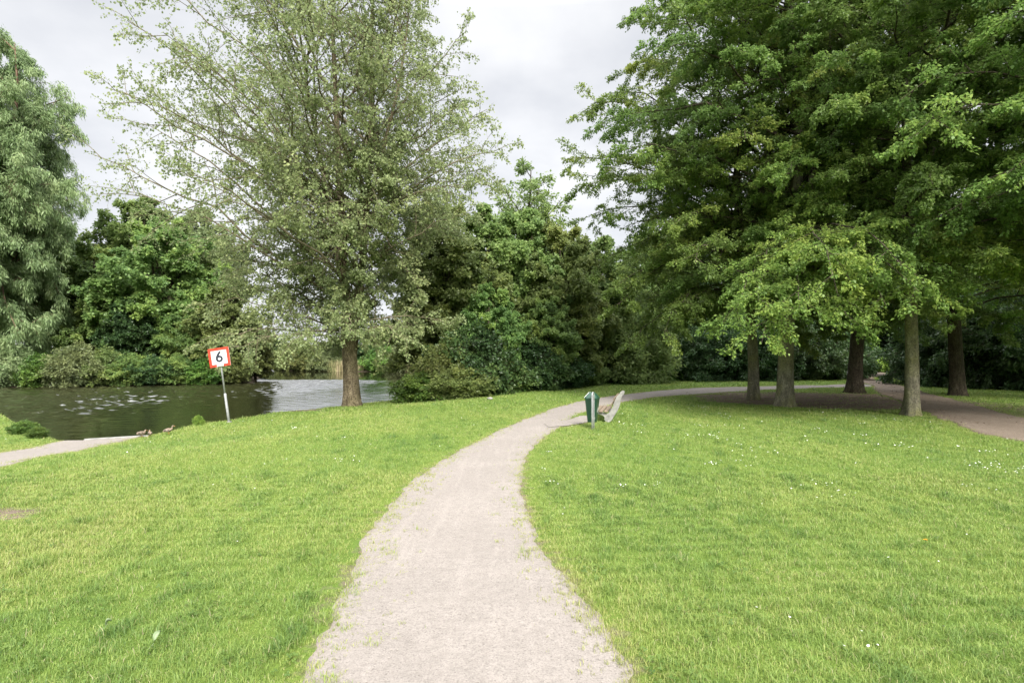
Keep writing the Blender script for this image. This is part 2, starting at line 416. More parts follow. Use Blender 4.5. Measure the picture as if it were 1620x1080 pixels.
# worn patch before the bench
bm = bmesh.new()
pp = catmull(PAD + PAD[:1], 60)[:-1]
rg = np.random.default_rng(8)
vs = [bm.verts.new((x + rg.normal(0, .03), y + rg.normal(0, .03), h1(x, y) + 0.020)) for x, y in pp]
f = bm.faces.new(vs); bmesh.ops.triangulate(bm, faces=[f])
tag(bm_obj('path', bm, M['gravel']), 'worn gravel patch in front of the bench', kind='structure')

# ------------------------------------------------------------------ grass blades
def blade_mesh(name, x, y, z, h, w, lean, az, tint, mat, seg2, label):
    n = len(x)
    d = np.stack([np.cos(az), np.sin(az), np.zeros(n)], -1)          # lean direction
    ya = az + PI / 2 + np.random.default_rng(3).normal(0, 0.6, n)
    s = np.stack([np.cos(ya), np.sin(ya), np.zeros(n)], -1) * (w / 2)[:, None]
    base = np.stack([x, y, z - 0.006], -1)
    up = np.array([0, 0, 1.0])
    tip = base + up * (h * np.cos(lean))[:, None] + d * (h * np.sin(lean))[:, None]
    if seg2:
        mid = base + up * (h * 0.58 * np.cos(lean * 0.45))[:, None] + d * (h * 0.55 * np.sin(lean * 0.45))[:, None]
        V = np.stack([base - s, base + s, mid + s * 0.85, mid - s * 0.85, tip + s * 0.12, tip - s * 0.12], 1).reshape(-1, 3)
        i = (np.arange(n) * 6)[:, None]
        F = np.stack([i + np.array([0, 1, 2, 3]), i + np.array([3, 2, 4, 5])], 1).reshape(-1, 4)
        t = np.repeat(tint, 2)
    else:
        V = np.stack([base - s, base + s, tip + s * 0.15, tip - s * 0.15], 1).reshape(-1, 3)
        F = (np.arange(n) * 4)[:, None] + np.array([0, 1, 2, 3])
        t = tint
    o = np_mesh(name, V, F, mat, face_attr={'tint': t})
    return tag(o, label, 'grass', kind='stuff')

m, nt, out = new_mat('grass_blade')
t = nd(nt, 'Attribute', attribute_name='tint').outputs['Fac']
c = ramp(nt, t, [(0.0, (0.074, 0.148, 0.036)), (0.35, (0.154, 0.248, 0.054)), (0.65, (0.240, 0.322, 0.074)), (0.86, (0.335, 0.372, 0.108)), (0.93, (0.33, 0.33, 0.13)), (1.0, (0.38, 0.335, 0.21))])
p = nd(nt, 'BsdfPrincipled', inputs={'Roughness': 0.5, 'Specular IOR Level': 0.35}); nt.links.new(c, p.inputs['Base Color'])
tr = nt.nodes.new('ShaderNodeBsdfTranslucent'); nt.links.new(c, tr.inputs[0])
mx = nd(nt, 'MixShader', inputs={0: 0.35}); nt.links.new(p.outputs[0], mx.inputs[1]); nt.links.new(tr.outputs[0], mx.inputs[2])
nt.links.new(mx.outputs[0], out.inputs[0])
M['grass'] = m

def grass_pts(n, y0, y1, fall, seed):
    rg = np.random.default_rng(seed)
    yy = np.linspace(y0, y1, 2000)
    pdf = (yy * 1.0 + 2.5) * fall(yy); cdf = np.cumsum(pdf); cdf /= cdf[-1]
    y = np.interp(rg.random(n), cdf, yy)
    x = (rg.random(n) * 2 - 1) * (y * 0.98 + 2.0)
    return x, y, rg

def leftside_(x, y): return sstep(0.0, -1.0, x) * sstep(16, 5, y)

def make_grass(n, y0, y1, fall, seed, seg2, hh, ww, label):
    x, y, rg = grass_pts(n, y0, y1, fall, seed)
    # clumping: pull part of the blades towards tuft centres
    pd = path_sd(x, y)
    dl = sd_poly(x, y, LAKE)
    br = bare(x, y)
    edge = 0.07 + (0.6 + 1.3 * leftside_(x, y)) * (0.13 * vn(x, y, 0.8, 21) + 0.16 * vn(x, y, 0.28, 22) + 0.12 * vn(x, y, 0.11, 27))
    leftside = sstep(0.0, -1.5, x) * sstep(14, 4, y)
    prob = sstep(-0.06, 0.03 + 0.05 * leftside, pd + edge - 0.03)
    tuftn = vn(x, y, 0.085, 23) + vn(x, y, 0.32, 24) * 0.8
    prob = np.maximum(prob, ((pd > -0.50 - 0.3 * leftside) & (tuftn > 0.45 + 1.1 * sstep(-0.05, -0.55, pd))) * 0.85)
    prob = prob * (1 - 0.95 * sstep(0.30, 0.95, br + 0.45 * vn(x, y, 0.9, 28) + 0.25 * vn(x, y, 0.3, 29)))
    thin = vn(x, y, 0.30, 25) + 0.7 * vn(x, y, 1.1, 26)
    prob = prob * np.where(thin < -0.9, 0.45, 1.0)
    keep = (rg.random(n) < prob) & (dl > 0.03)
    x, y, pd, dl, br = x[keep], y[keep], pd[keep], dl[keep], br[keep]
    n = len(x)
    z = hz(x, y, dl)
    c1 = vn(x, y, 3.5, 31); c2 = vn(x, y, 0.9, 32); c3 = vn(x, y, 0.33, 33); c4 = vn(x, y, 9.0, 34)
    h = hh(y) * np.clip(1 + 0.22 * c2 + 0.30 * c3 + 0.12 * c1, 0.4, 2.2) * rg.uniform(0.5, 1.35, n)
    h = h * (0.62 + 0.38 * sstep(-0.05, 0.5, pd)) * (1 - 0.5 * br)
    lush = sstep(0.75, 1.25, vn(x, y, 0.75, 35) + 0.35 * vn(x, y, 2.4, 36)); tired = sstep(0.75, 1.3, vn(x, y, 1.1, 37) + 0.4 * vn(x, y, 3.0, 38))
    h = h * (1 + 0.55 * lush - 0.35 * tired)
    w = ww(y) * rg.uniform(0.7, 1.35, n)
    lean = np.clip(rg.normal(0.85, 0.40, n) + 0.12 * c2, 0.05, 1.45)
    lean = lean * (0.62 + 0.38 * sstep(0.0, 0.3, pd))
    az = rg.uniform(0, 2 * PI, n) * 0.9 + 2.0 * c2 + 1.5 * c3
    tint = 0.54 - 0.08 * c2 - 0.08 * c3 + 0.09 * c1 + 0.08 * c4 + 0.22 * sstep(0.22, -0.1, pd) + rg.normal(0, 0.15, n) + 0.14 * sstep(0.5, 0.0, pd)
    tint = tint + 0.10 * sstep(2, -6, x) - 0.02 - 0.20 * lush + 0.16 * tired
    dry = rg.random(n) < 0.05 + 0.10 * tired
    tint = np.where(dry, rg.uniform(0.9, 1.0, n), np.clip(tint, 0.02, 0.90))
    return blade_mesh('grass', x, y, z, h, w, lean, az, tint, M['grass'], seg2, label)

make_grass(720000, 1.2, 9.5, lambda y: 1 / (1 + (y / 5.5) ** 1.7), 41, True, lambda y: 0.056 + 0 * y, lambda y: 0.0036 * np.maximum(1, y / 5.5), 'long bright green lawn grass near the viewer')
make_grass(560000, 9.5, 20, lambda y: 1 / (y / 9.5) ** 1.4, 42, False, lambda y: 0.052 + 0 * y, lambda y: 0.0070 * (y / 9.5), 'green lawn grass around the bench and bin')
make_grass(330000, 20, 50, lambda y: 1 / (y / 20) ** 1.8, 43, False, lambda y: 0.07 + 0 * y, lambda y: 0.018 * (y / 20), 'far green lawn grass by the lake and the trees')

# ------------------------------------------------------------------ tubes
def tubes(P, r, ns, rough=None):
    """P (B,K,3), r (B,K) -> verts, quads"""
    B, K, _ = P.shape
    T = np.gradient(P, axis=1); T /= np.linalg.norm(T, axis=2, keepdims=True) + 1e-9
    ref = np.where(np.abs(T[..., 2:3]) > 0.9, np.array([1.0, 0, 0]), np.array([0, 0, 1.0]))
    # keep one reference along each tube
    m = np.abs(T[..., 2]).mean(1) > 0.75
    ref = np.where(m[:, None, None], np.array([1.0, 0.02, 0]), np.array([0.03, 0, 1.0]))
    U = np.cross(T, ref); U /= np.linalg.norm(U, axis=2, keepdims=True) + 1e-9
    W = np.cross(T, U)
    th = np.arange(ns) * 2 * PI / ns
    rr = r[:, :, None] * np.ones(ns)
    if rough is not None: rr = rr * rough(th, P)
    V = P[:, :, None] + U[:, :, None] * (rr * np.cos(th))[..., None] + W[:, :, None] * (rr * np.sin(th))[..., None]
    idx = np.arange(B * K * ns).reshape(B, K, ns)
    nxt = np.roll(idx, -1, axis=2)
    F = np.stack([idx[:, :-1], nxt[:, :-1], nxt[:, 1:], idx[:, 1:]], -1).reshape(-1, 4)
    return V.reshape(-1, 3), F

def norm(v): return v / (np.linalg.norm(v, axis=-1, keepdims=True) + 1e-9)

def at(P, bi, u):
    K = P.shape[1]; f = np.clip(u, 0, 0.9999) * (K - 1); i = f.astype(int); t = (f - i)[:, None]
    a = P[bi, i]; b = P[bi, i + 1]
    return a * (1 - t) + b * t, norm(b - a)

def children(P, L, n, u0, ang, flat, ratio, K, droop, rg, wander=0.18, jit=0.25):
    B = len(P)
    u = u0 + (1 - u0) * (np.arange(n)[None] + rg.uniform(0.1, 0.9, (B, n))) / n
    bi = np.repeat(np.arange(B), n); uu = u.ravel()
    p, d = at(P, bi, uu)
    up = np.array([0, 0, 1.0])
    hzt = norm(np.cross(d, up)); nrm = np.cross(hzt, d)
    side = np.where((np.arange(B * n) % 2) == 0, 1.0, -1.0)
    psi = np.where(rg.random(B * n) < flat, (side < 0) * PI + rg.normal(0, 0.35, B * n), rg.uniform(0, 2 * PI, B * n))
    lat = hzt * np.cos(psi)[:, None] + nrm * np.sin(psi)[:, None]
    al = np.clip(rg.normal(ang, 0.2, B * n), 0.15, 1.5)
    D = d * np.cos(al)[:, None] + lat * np.sin(al)[:, None]
    l = ratio * L[bi] * (1.08 - 0.62 * uu) * rg.uniform(1 - jit, 1 + jit, B * n)
    return grow(p, D, l, K, droop, wander, rg), l

def grow(p, D, l, K, droop, wander, rg):
    out = [p]; D = norm(D)
    for k in range(K - 1):
        D = norm(D + np.array([0, 0, -1.0]) * (droop / (K - 1)) + rg.normal(0, wander, D.shape) / math.sqrt(K))
        out.append(out[-1] + D * (l / (K - 1))[:, None])
    return np.stack(out, 1)

def leaves(P, n, size, flat, hang, rg, u0=0.05, spread=0.5):
    B = len(P)
    bi = np.repeat(np.arange(B), n)
    u = u0 + (1 - u0) * rg.random(B * n)
    p, d = at(P, bi, u)
    N = B * n
    a = norm(d * 0.8 + rg.normal(0, spread, (N, 3)) + np.array([0, 0, -hang]))
    nn = norm(np.array([0, 0, 1.0]) * flat + rg.normal(0, 1 - flat * 0.75, (N, 3)))
    w = norm(np.cross(nn, a)); nn = np.cross(a, w)
    ln = size[0] * rg.uniform(0.65, 1.25, N); wd = ln * (size[1] / size[0]) * rg.uniform(0.8, 1.15, N)
    p = p + rg.normal(0, size[0] * 0.45, (N, 3))
    mid = p + a * (ln * 0.45)[:, None] + nn * (wd * 0.16)[:, None]
    V = np.stack([p, mid - w * (wd / 2)[:, None], p + a * ln[:, None], mid + w * (wd / 2)[:, None]], 1).reshape(-1, 3)
    return V, N

def tree_geo(seed, stems, prof, n_limb, n2, n3, nl, leaf, rise=(0.2, 0.8), bow=0.15, asym=(0, 0), zmin=1.5, flat=0.5, lflat=0.5,
             hang=0.2, droop2=0.35, droop3=0.4, ratio2=0.36, ratio3=0.42, u2=0.2, ang=0.85, limb_r=0.018, tint_amp=0.16, inner=(0.55, 1.05),
             extra=None, extra_tint=0.0, tint0=0.42, trunk_sides=16, flare=0.55, spread=0.5, cull=None):
    rg = np.random.default_rng(seed)
    zs_, rs_ = np.array(prof, dtype=float).T
    # stems
    ST = []
    for pts, rad in stems:
        pts = np.array(pts, dtype=float); rad = np.array(rad, dtype=float)
        q = catmull_z(np.concatenate([pts, rad[:, None]], 1), 22)
        ST.append(q)
    ph = rg.uniform(0, 6, 4)
    def rough(th, P):
        z = P[:, :, None, 2] - min(s[0, 2] for s in ST)
        f = np.exp(-np.clip(z, 0, None) / 0.38)
        return (1 + flare * f * (0.75 + 0.45 * np.sin(4 * th + ph[0]) + 0.25 * np.sin(7 * th + ph[1]))
                + 0.05 * np.sin(3 * th + z * 0.9 + ph[2]) + 0.03 * np.sin(9 * th + z * 1.7 + ph[3]))
    TV, TF = tubes(np.stack([s[:, :3] for s in ST]), np.stack([s[:, 3] for s in ST]), trunk_sides, rough)
    # limb targets
    zz = np.linspace(zs_[0], zs_[-1], 400); rr = np.interp(zz, zs_, rs_)
    cdf = np.cumsum(rr ** 1.15 + 0.12); cdf /= cdf[-1]
    zt = np.interp((np.arange(n_limb) + rg.uniform(0.1, 0.9, n_limb)) / n_limb, cdf, zz)
    ph_ = np.arange(n_limb) * 2.39996 + rg.uniform(-0.35, 0.35, n_limb)
    r = np.interp(zt, zs_, rs_) * (1 + asym[0] * np.cos(ph_ - asym[1])) * rg.uniform(inner[0], inner[1], n_limb)
    si = rg.integers(0, len(ST), n_limb)
    top = zs_[-1]
    frac = (zt - zs_[0]) / (top - zs_[0])
    slope = rise[0] + (rise[1] - rise[0]) * frac
    Z0 = np.clip(zt - slope * r, zmin, None)
    T = np.stack([r * np.cos(ph_), r * np.sin(ph_), zt], -1)
    cx = np.array([np.interp(z, ST[0][:, 2], ST[0][:, 0]) for z in zt]) * 0.5
    T[:, 0] += cx
    if extra is not None:
        E = np.array([e[0] for e in extra], dtype=float); EZ = np.array([e[1] for e in extra], dtype=float)
        T = np.concatenate([T, E]); Z0 = np.concatenate([Z0, EZ]); si = np.concatenate([si, np.array([e[2] if len(e) > 2 else 0 for e in extra])])
    S = np.empty_like(T)
    for i in range(len(T)):
        s = ST[si[i]]; z = min(max(Z0[i], s[0, 2] + 0.05), s[-1, 2] * 0.98); Z0[i] = z
        S[i] = [np.interp(z, s[:, 2], s[:, 0]), np.interp(z, s[:, 2], s[:, 1]), z]
    L = np.linalg.norm(T - S, axis=1)
    hr = np.linalg.norm((T - S)[:, :2], axis=1)
    bw = (bow * hr)[:, None] * np.array([0, 0, 1.0]) * rg.uniform(0.6, 1.3, (len(T), 1))
    k = np.linspace(0, 1, 9)[None, :, None]
    jt = rg.normal(0, 0.05, (len(T), 3)) * L[:, None]
    C1 = S + (T - S) * 0.35 + bw * 0.8 + jt; C2 = S + (T - S) * 0.72 + bw * 1.15 - jt * 0.5
    LP = (1 - k) ** 3 * S[:, None] + 3 * (1 - k) ** 2 * k * C1[:, None] + 3 * (1 - k) * k ** 2 * C2[:, None] + k ** 3 * T[:, None]
    LP[:, 2:-1] += rg.normal(0, 0.012, LP[:, 2:-1].shape) * L[:, None, None]
    lr = (limb_r * L ** 0.9 + 0.012)
    BV, BF = [], []; off = 0
    def addt(P, r, ns):
        nonlocal off
        v, f = tubes(P, r, ns); BV.append(v); BF.append(f + off); off += len(v)
    kk = np.linspace(1, 0.16, 9)[None]
    addt(LP, lr[:, None] * kk, 6)
    SP, SL = children(LP, L * 0.75 + 0.8, n2, u2, ang, flat, ratio2, 5, droop2, rg)
    addt(SP, np.maximum(0.006, 0.010 * SL ** 0.9)[:, None] * np.linspace(1, 0.3, 5)[None], 4)
    # limb tips also carry twigs
    WP, WL = children(SP, SL * 0.8 + 0.25, n3, 0.12, ang, flat, ratio3, 4, droop3, rg)
    addt(WP, np.full((len(WP), 1), 0.0045) * np.linspace(1, 0.5, 4)[None], 3)
    V, N = leaves(WP, nl, leaf, lflat, hang, rg, spread=spread)
    V2, N2 = leaves(LP[:, 5:], nl * 3, leaf, lflat, hang, rg, spread=spread)
    V3, N3 = leaves(SP[:, 2:], max(2, nl // 2), leaf, lflat, hang, rg, spread=spread)
    # tint: each spray has a tone, each leaf varies
    tw = np.repeat(rg.normal(0, 0.07, len(WP)) + np.repeat(rg.normal(0, 0.10, len(SP)) + np.repeat(rg.normal(0, tint_amp, len(LP)) + np.where(np.arange(len(LP)) >= n_limb, extra_tint, 0), n2), n3), nl)
    tint = np.concatenate([tw, np.zeros(N2), np.zeros(N3)]) + tint0 + rg.normal(0, 0.12, N + N2 + N3)
    VL = np.concatenate([V, V2, V3])
    FL = np.arange(len(VL)).reshape(-1, 4)
    if cull is not None:
        keep = cull(VL.reshape(-1, 4, 3)[:, 0]); 
        VL = VL.reshape(-1, 4, 3)[keep].reshape(-1, 3); FL = np.arange(len(VL)).reshape(-1, 4); tint = tint[keep]
    return dict(trunk=(TV, TF), limbs=(np.concatenate(BV), np.concatenate(BF)), crown=(VL, FL, np.clip(tint, 0, 1)))

def catmull_z(P, n):
    s = np.concatenate([[0], np.cumsum(np.linalg.norm(np.diff(P[:, :3], axis=0), axis=1))])
    T = np.gradient(P, s, axis=0)
    u = np.concatenate([np.linspace(0, 0.12, 7)[:-1], np.linspace(0.12, 1, n - 6)]) * s[-1]
    i = np.clip(np.searchsorted(s, u, side='right') - 1, 0, len(P) - 2)
    h = (s[i + 1] - s[i]); t = ((u - s[i]) / h)[:, None]; h = h[:, None]
    return ((2 * t ** 3 - 3 * t ** 2 + 1) * P[i] + (t ** 3 - 2 * t ** 2 + t) * h * T[i]
            + (-2 * t ** 3 + 3 * t ** 2) * P[i + 1] + (t ** 3 - t ** 2) * h * T[i + 1])

NLEAF = 0
def build_tree(name, loc, label, geo, bark, leaf, group=None, rz=0.0, limb_mat=None, cat='tree', names=('trunk', 'branches', 'crown'), scale=(1, 1, 1)):
    global NLEAF
    r = thing(name, loc, label, cat, group, rz, scale)
    np_mesh(names[0], *geo['trunk'], bark, r, smooth=True)
    np_mesh(names[1], *geo['limbs'], limb_mat or bark, r, smooth=True)
    np_mesh(names[2], geo['crown'][0], geo['crown'][1], leaf, r, face_attr={'tint': geo['crown'][2]})
    NLEAF += len(geo['crown'][1])
    return r

def copy_tree(src, loc, label, rz, scale, leaf=None, group=None):
    c = src.copy(); COL.objects.link(c)
    c.location = loc; c.rotation_euler = (0, 0, rz); c.scale = scale
    c['label'] = label
    if group: c['group'] = group
    for ch in src.children:
        k = ch.copy(); COL.objects.link(k); k.parent = c
        if leaf and ch.name.split('.')[0] in ('crown', 'foliage'):
            k.material_slots[0].link = 'OBJECT'; k.material_slots[0].material = leaf
    return c

def G(px, py, H=2.0):
    Y = 900 * H / (py - 560.0); return ((px - 810) / 900 * Y, Y)

# ---- the poplar on the bank (24 m away)
px_, py_ = -7.35, 26.1
geo = tree_geo(101,
    [([(0.0, 0, -0.3), (-0.05, 0, 1.0), (-0.12, 0, 2.6), (-0.35, 0.1, 5.0), (-0.52, 0.2, 8.5), (-0.75, 0.3, 12.5), (-0.95, 0.2, 18), (-1.0, 0.1, 24)], (0.40, 0.355, 0.31, 0.235, 0.185, 0.135, 0.08, 0.02)),
     ([(-0.02, 0.05, 2.2), (0.22, -0.05, 4.2), (0.55, -0.25, 6.4), (0.80, -0.3, 9.5), (0.98, -0.4, 13), (1.05, -0.4, 18), (1.3, -0.3, 23)], (0.23, 0.20, 0.165, 0.135, 0.105, 0.065, 0.02)),
     ([(-0.4, 0.1, 5.4), (-1.0, 0.5, 8), (-1.7, 0.8, 11.5), (-2.3, 0.7, 15), (-2.9, 0.6, 20)], (0.125, 0.105, 0.085, 0.06, 0.02)),
     ([(0.7, -0.3, 8.5), (1.5, -0.8, 11), (2.4, -1.0, 14.5), (3.0, -1.2, 19)], (0.095, 0.08, 0.055, 0.02))],
    [(2.2, 2.6), (3.2, 3.6), (4.8, 4.4), (6.5, 5.2), (8.5, 7.4), (11.6, 8.4), (14.5, 7.7), (18, 6.4), (21, 5.0), (24, 1.6)],
    n_limb=172, n2=12, n3=8, nl=10, leaf=(0.104, 0.090), rise=(0.15, 1.15), bow=0.10, asym=(0.14, PI), zmin=2.9, flat=0.3, lflat=0.15, hang=0.45,
    droop2=0.28, droop3=0.55, ratio2=0.36, ratio3=0.52, limb_r=0.0068, flare=0.42, tint_amp=0.08, inner=(0.38, 1.04), spread=0.7,
    extra=[((-10.0, -1.0, 9.6), 4.6), ((-10.8, -1.5, 11.0), 5.0), ((-10.2, 1.0, 13.4), 6.0), ((-5.6, -2.5, 4.4), 3.4), ((-4.8, -1, 5.4), 3.6), ((-6.2, 1, 6.4), 4), ((-3.2, -2, 4.2), 3.2), ((-4.2, 2.5, 5.4), 3.6), ((-3.0, 1.5, 6.8), 4.5), ((-5.2, -1.5, 7.4), 4.6), ((7.2, -1, 11.6), 8.2, 1), ((6.2, 0.5, 13.8), 9.0, 1), ((5.8, -1, 8.6), 6, 1),
           ((-5.0, -3.5, 2.9), 3.0), ((-3.5, -4.5, 2.6), 3.2), ((3.2, -3.5, 2.9), 3.4, 1), ((4.8, -1.5, 3.6), 3.8, 1), ((-1.0, -4.6, 2.8), 3.4), ((1.2, -4.8, 3.2), 3.8, 1)])
build_tree('poplar_tree', (px_, py_, h1(px_, py_)), 'tall loose-leaved forked poplar with furrowed trunk standing on the bank edge', geo, M['bark_poplar'], M['poplar'], limb_mat=M['limb_poplar'])

# ---- beeches on the right
BEECH = [((1.0), 2.0)]
beech_prof = [(2.6, 5.2), (4.0, 7.2), (7.0, 8.2), (10.5, 8.0), (14.0, 7.0), (18.0, 5.4), (22.0, 2.6), (24.0, 0.6)]
def beech_stems(h, r, lean=(0, 0), fork=True, seed=0):
    rg = random.Random(seed); j = lambda s: rg.uniform(-s, s)
    st = [([(0, 0, -0.3), (0.02, 0, 1.2), (lean[0] * 0.3, lean[1] * 0.3, 4), (lean[0] + j(.2), lean[1] + j(.2), 9), (lean[0] * 1.4 + j(.4), lean[1] * 1.3, 15), (lean[0] * 1.6, lean[1] * 1.5, h * 0.98)],
           (r * 1.12, r, r * 0.88, r * 0.66, r * 0.42, 0.03))]
    if fork:
        st.append(([(lean[0] * 0.3, lean[1] * 0.3, 4.6), (lean[0] * 0.6 + 0.5, lean[1] - 0.2, 8), (lean[0] + 1.1, lean[1] - 0.3, 13), (lean[0] + 1.5, lean[1], h * 0.9)], (r * 0.6, r * 0.5, r * 0.34, 0.03)))
    return st
GB = 'old beech trees of the grove on the right'
bargs = dict(n2=13, n3=9, leaf=(0.098, 0.064), bow=0.20, flat=0.85, lflat=0.78, hang=0.10, droop2=0.25, droop3=0.35, ratio2=0.34, ratio3=0.42, limb_r=0.0075, tint_amp=0.15, spread=0.45, flare=0.85)
# left front beech (trunk 1193)
x, y = 10.6, 25.0
geo = tree_geo(201, beech_stems(22, 0.227, (-0.5, 0), True, 1), [(2.2, 4.8), (4, 6.2), (7, 7.2), (11, 7.4), (14, 7.0), (17, 6.0), (20, 4.0), (23, 1.0)], n_limb=100, nl=29, rise=(-0.15, 0.75), zmin=3.6, asym=(0.06, PI), inner=(0.5, 1.05),
    extra=[((-7.7, -1.0, 9.0), 7.0), ((-7.9, 0.5, 10.8), 8.0), ((-5.8, -4, 8.6), 7), ((-5.0, -5, 6.5), 6.0), ((-6.3, -2, 4.0), 5.5), ((-5, -4, 2.7), 5), ((-5.6, -1, 2.4), 4.8), ((-4.5, -6, 5.0), 6.2), ((-3, -6.5, 9), 8)], **bargs)
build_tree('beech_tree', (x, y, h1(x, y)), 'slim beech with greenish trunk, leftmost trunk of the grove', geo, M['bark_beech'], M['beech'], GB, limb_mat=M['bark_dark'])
# thick beech (trunk 1242)
x, y = 10.4, 21.7
geo = tree_geo(202, beech_stems(23, 0.277, (0.3, -0.3), True, 2), [(3.2, 4.4), (5, 6.2), (8, 7.4), (12, 7.2), (16, 6.0), (20, 3.6), (23, 1.0)], n_limb=84, nl=29, rise=(-0.1, 0.8), zmin=4.2, inner=(0.5, 1.0),
    extra=[((-4.2, -5.4, 2.75), 5.0), ((-3.6, -6.2, 2.3), 5.0), ((-2.6, -6.3, 3.2), 5.2), ((-1.4, -6.4, 3.0), 5.4), ((-0.2, -6.2, 3.3), 5.6), ((1.0, -6.3, 3.5), 5.6), ((2.1, -6.1, 3.9), 5.7), ((-3.0, -4.6, 4.0), 5.6), ((-2.2, -7.2, 3.9), 5.6),
           ((-0.6, -7.4, 4.2), 5.8), ((0.6, -5.2, 4.4), 5.8), ((-3.4, -5.6, 3.4), 5.3), ((0.2, -6.9, 3.6), 5.6), ((-1.8, -5.6, 4.6), 5.9)], extra_tint=0.06, **bargs)
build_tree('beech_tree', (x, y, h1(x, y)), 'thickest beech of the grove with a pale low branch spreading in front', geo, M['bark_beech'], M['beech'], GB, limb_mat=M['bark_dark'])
# right front beech (trunk 1443)
x, y = 13.05, 18.6
geo = tree_geo(203, beech_stems(23, 0.197, (0.1, 0.2), True, 3), [(4.4, 3.6), (6, 5.4), (9, 6.4), (13, 6.2), (17, 5.2), (21, 3.0), (23, 1.0)], n_limb=74, nl=29, rise=(-0.05, 0.8), zmin=4.6, inner=(0.5, 1.0),
    extra=[((-0.6, -4.0, 4.4), 5.2), ((1.8, -4.0, 4.6), 5.4), ((3.0, -3.0, 4.3), 5.2)], **bargs)
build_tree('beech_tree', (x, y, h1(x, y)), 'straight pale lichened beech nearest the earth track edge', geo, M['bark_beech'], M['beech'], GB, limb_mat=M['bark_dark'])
# dark beech behind (trunk 1353)
x, y = 17.8, 29.5
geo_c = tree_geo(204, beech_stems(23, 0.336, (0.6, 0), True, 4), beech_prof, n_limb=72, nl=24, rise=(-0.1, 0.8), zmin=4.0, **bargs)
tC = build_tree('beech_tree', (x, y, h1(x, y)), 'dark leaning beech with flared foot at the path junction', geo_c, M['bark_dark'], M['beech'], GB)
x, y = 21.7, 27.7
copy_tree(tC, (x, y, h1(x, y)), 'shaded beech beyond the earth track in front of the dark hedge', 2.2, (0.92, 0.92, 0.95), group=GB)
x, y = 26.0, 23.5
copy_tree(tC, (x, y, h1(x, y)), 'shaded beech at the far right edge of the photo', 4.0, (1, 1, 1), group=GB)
# near beech off to the right whose branches reach into the picture
x, y = 17.6, 14.6
geo = tree_geo(205, beech_stems(21, 0.36, (0, 0), True, 5), [(4.2, 5.0), (6, 6.8), (9, 7.2), (12, 6.6), (16, 5.0), (20, 2.0)], n_limb=74, nl=29, rise=(-0.1, 0.8), zmin=4.6, inner=(0.5, 1.0), asym=(0.1, PI),
    extra=[((-7.6, -0.5, 7.4), 6.6), ((-7.2, 0.8, 8.8), 7.5), ((-6.0, -1.2, 6.2), 6.2), ((-5.2, -1.6, 4.9), 5.6), ((-6.4, 0.4, 5.6), 6), ((-5.5, -2.4, 8.2), 7.2), ((-6.2, -1.5, 9.8), 8.2), ((-4.5, -2.5, 10.6), 9)], **bargs)
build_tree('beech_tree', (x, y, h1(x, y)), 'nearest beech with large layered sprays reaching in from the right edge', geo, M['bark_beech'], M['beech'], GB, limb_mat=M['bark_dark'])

# ---- willow on the left
x, y = -41.2, 45.5
geo = tree_geo(301,
    [([(0, 0, -0.3), (-0.6, 0, 4), (-1.0, 0, 10), (-0.2, 0, 16), (0.2, 0, 21.2)], (0.75, 0.62, 0.52, 0.44, 0.34)),
     ([(-1.0, 0, 9), (-3, 0.5, 14), (-4, 0.5, 20), (-4.2, 0.3, 25.5)], (0.4, 0.32, 0.2, 0.03)),
     ([(-0.2, 0, 14), (1.6, -0.5, 18), (2.4, -0.5, 22), (2.2, -0.5, 26)], (0.26, 0.2, 0.12, 0.03))],
    [(1.5, 4.5), (4, 5.6), (9, 6.2), (14, 6.9), (18, 6.8), (21, 6.0), (24, 4.9), (26.2, 2.9), (27.4, 0.9)],
    n_limb=170, n2=12, n3=10, nl=17, leaf=(0.34, 0.080), rise=(0.5, 1.2), bow=0.12, zmin=2.0, flat=0.1, lflat=0.2, hang=0.7, droop2=0.5, droop3=0.9,
    ratio2=0.34, ratio3=0.5, limb_r=0.012, tint_amp=0.10, inner=(0.55, 1.03), spread=0.4)
build_tree('willow_tree', (x, y, h1(x, y)), 'tall silvery green willow with a broken brown trunk at the left edge', geo, M['bark_willow'], M['willow'], scale=(0.83, 0.9, 1.03))

# ---- broadleaf prototypes, 10 m high
def simple_stem(h, r, seed, forks=2):
    rg = random.Random(seed); j = lambda s: rg.uniform(-s, s)
    st = [([(0, 0, -0.4), (j(.1), j(.1), h * 0.15), (j(.3), j(.3), h * 0.45), (j(.4), j(.4), h * 0.95)], (r * 1.1, r, r * 0.6, 0.02))]
    for k in range(forks):
        a = rg.uniform(0, 6.28); q = h * rg.uniform(.12, .25)
        st.append(([(0, 0, q), (math.cos(a) * h * .06, math.sin(a) * h * .06, h * .4), (math.cos(a) * h * .12, math.sin(a) * h * .12, h * .85)], (r * .6, r * .45, 0.02)))
    return st
GT = 'woodland trees around the lake'
proto = {}
def place(kind, px, Y, h, label, leaf=None, rz=0.0, wide=1.0, name=None, dz=0.0, first={}):
    X = (px - 810) / 900 * Y
    z = h1(X, Y) + dz
    s = h / (2.0 if kind in ('bush', 'shrub', 'hedge') else 10.0)
    src = proto[kind]
    if kind not in first:
        first[kind] = src
        src.location = (X, Y, z); src.rotation_euler = (0, 0, rz); src.scale = (s * wide, s * wide, s); src['label'] = label
        if leaf:
            for ch in src.children:
                if ch.name.split('.')[0] in ('crown', 'foliage'):
                    ch.material_slots[0].link = 'OBJECT'; ch.material_slots[0].material = leaf
        return src
    src = first[kind]
    return copy_tree(src, (X, Y, z), label, rz, (s * wide, s * wide, s), leaf)

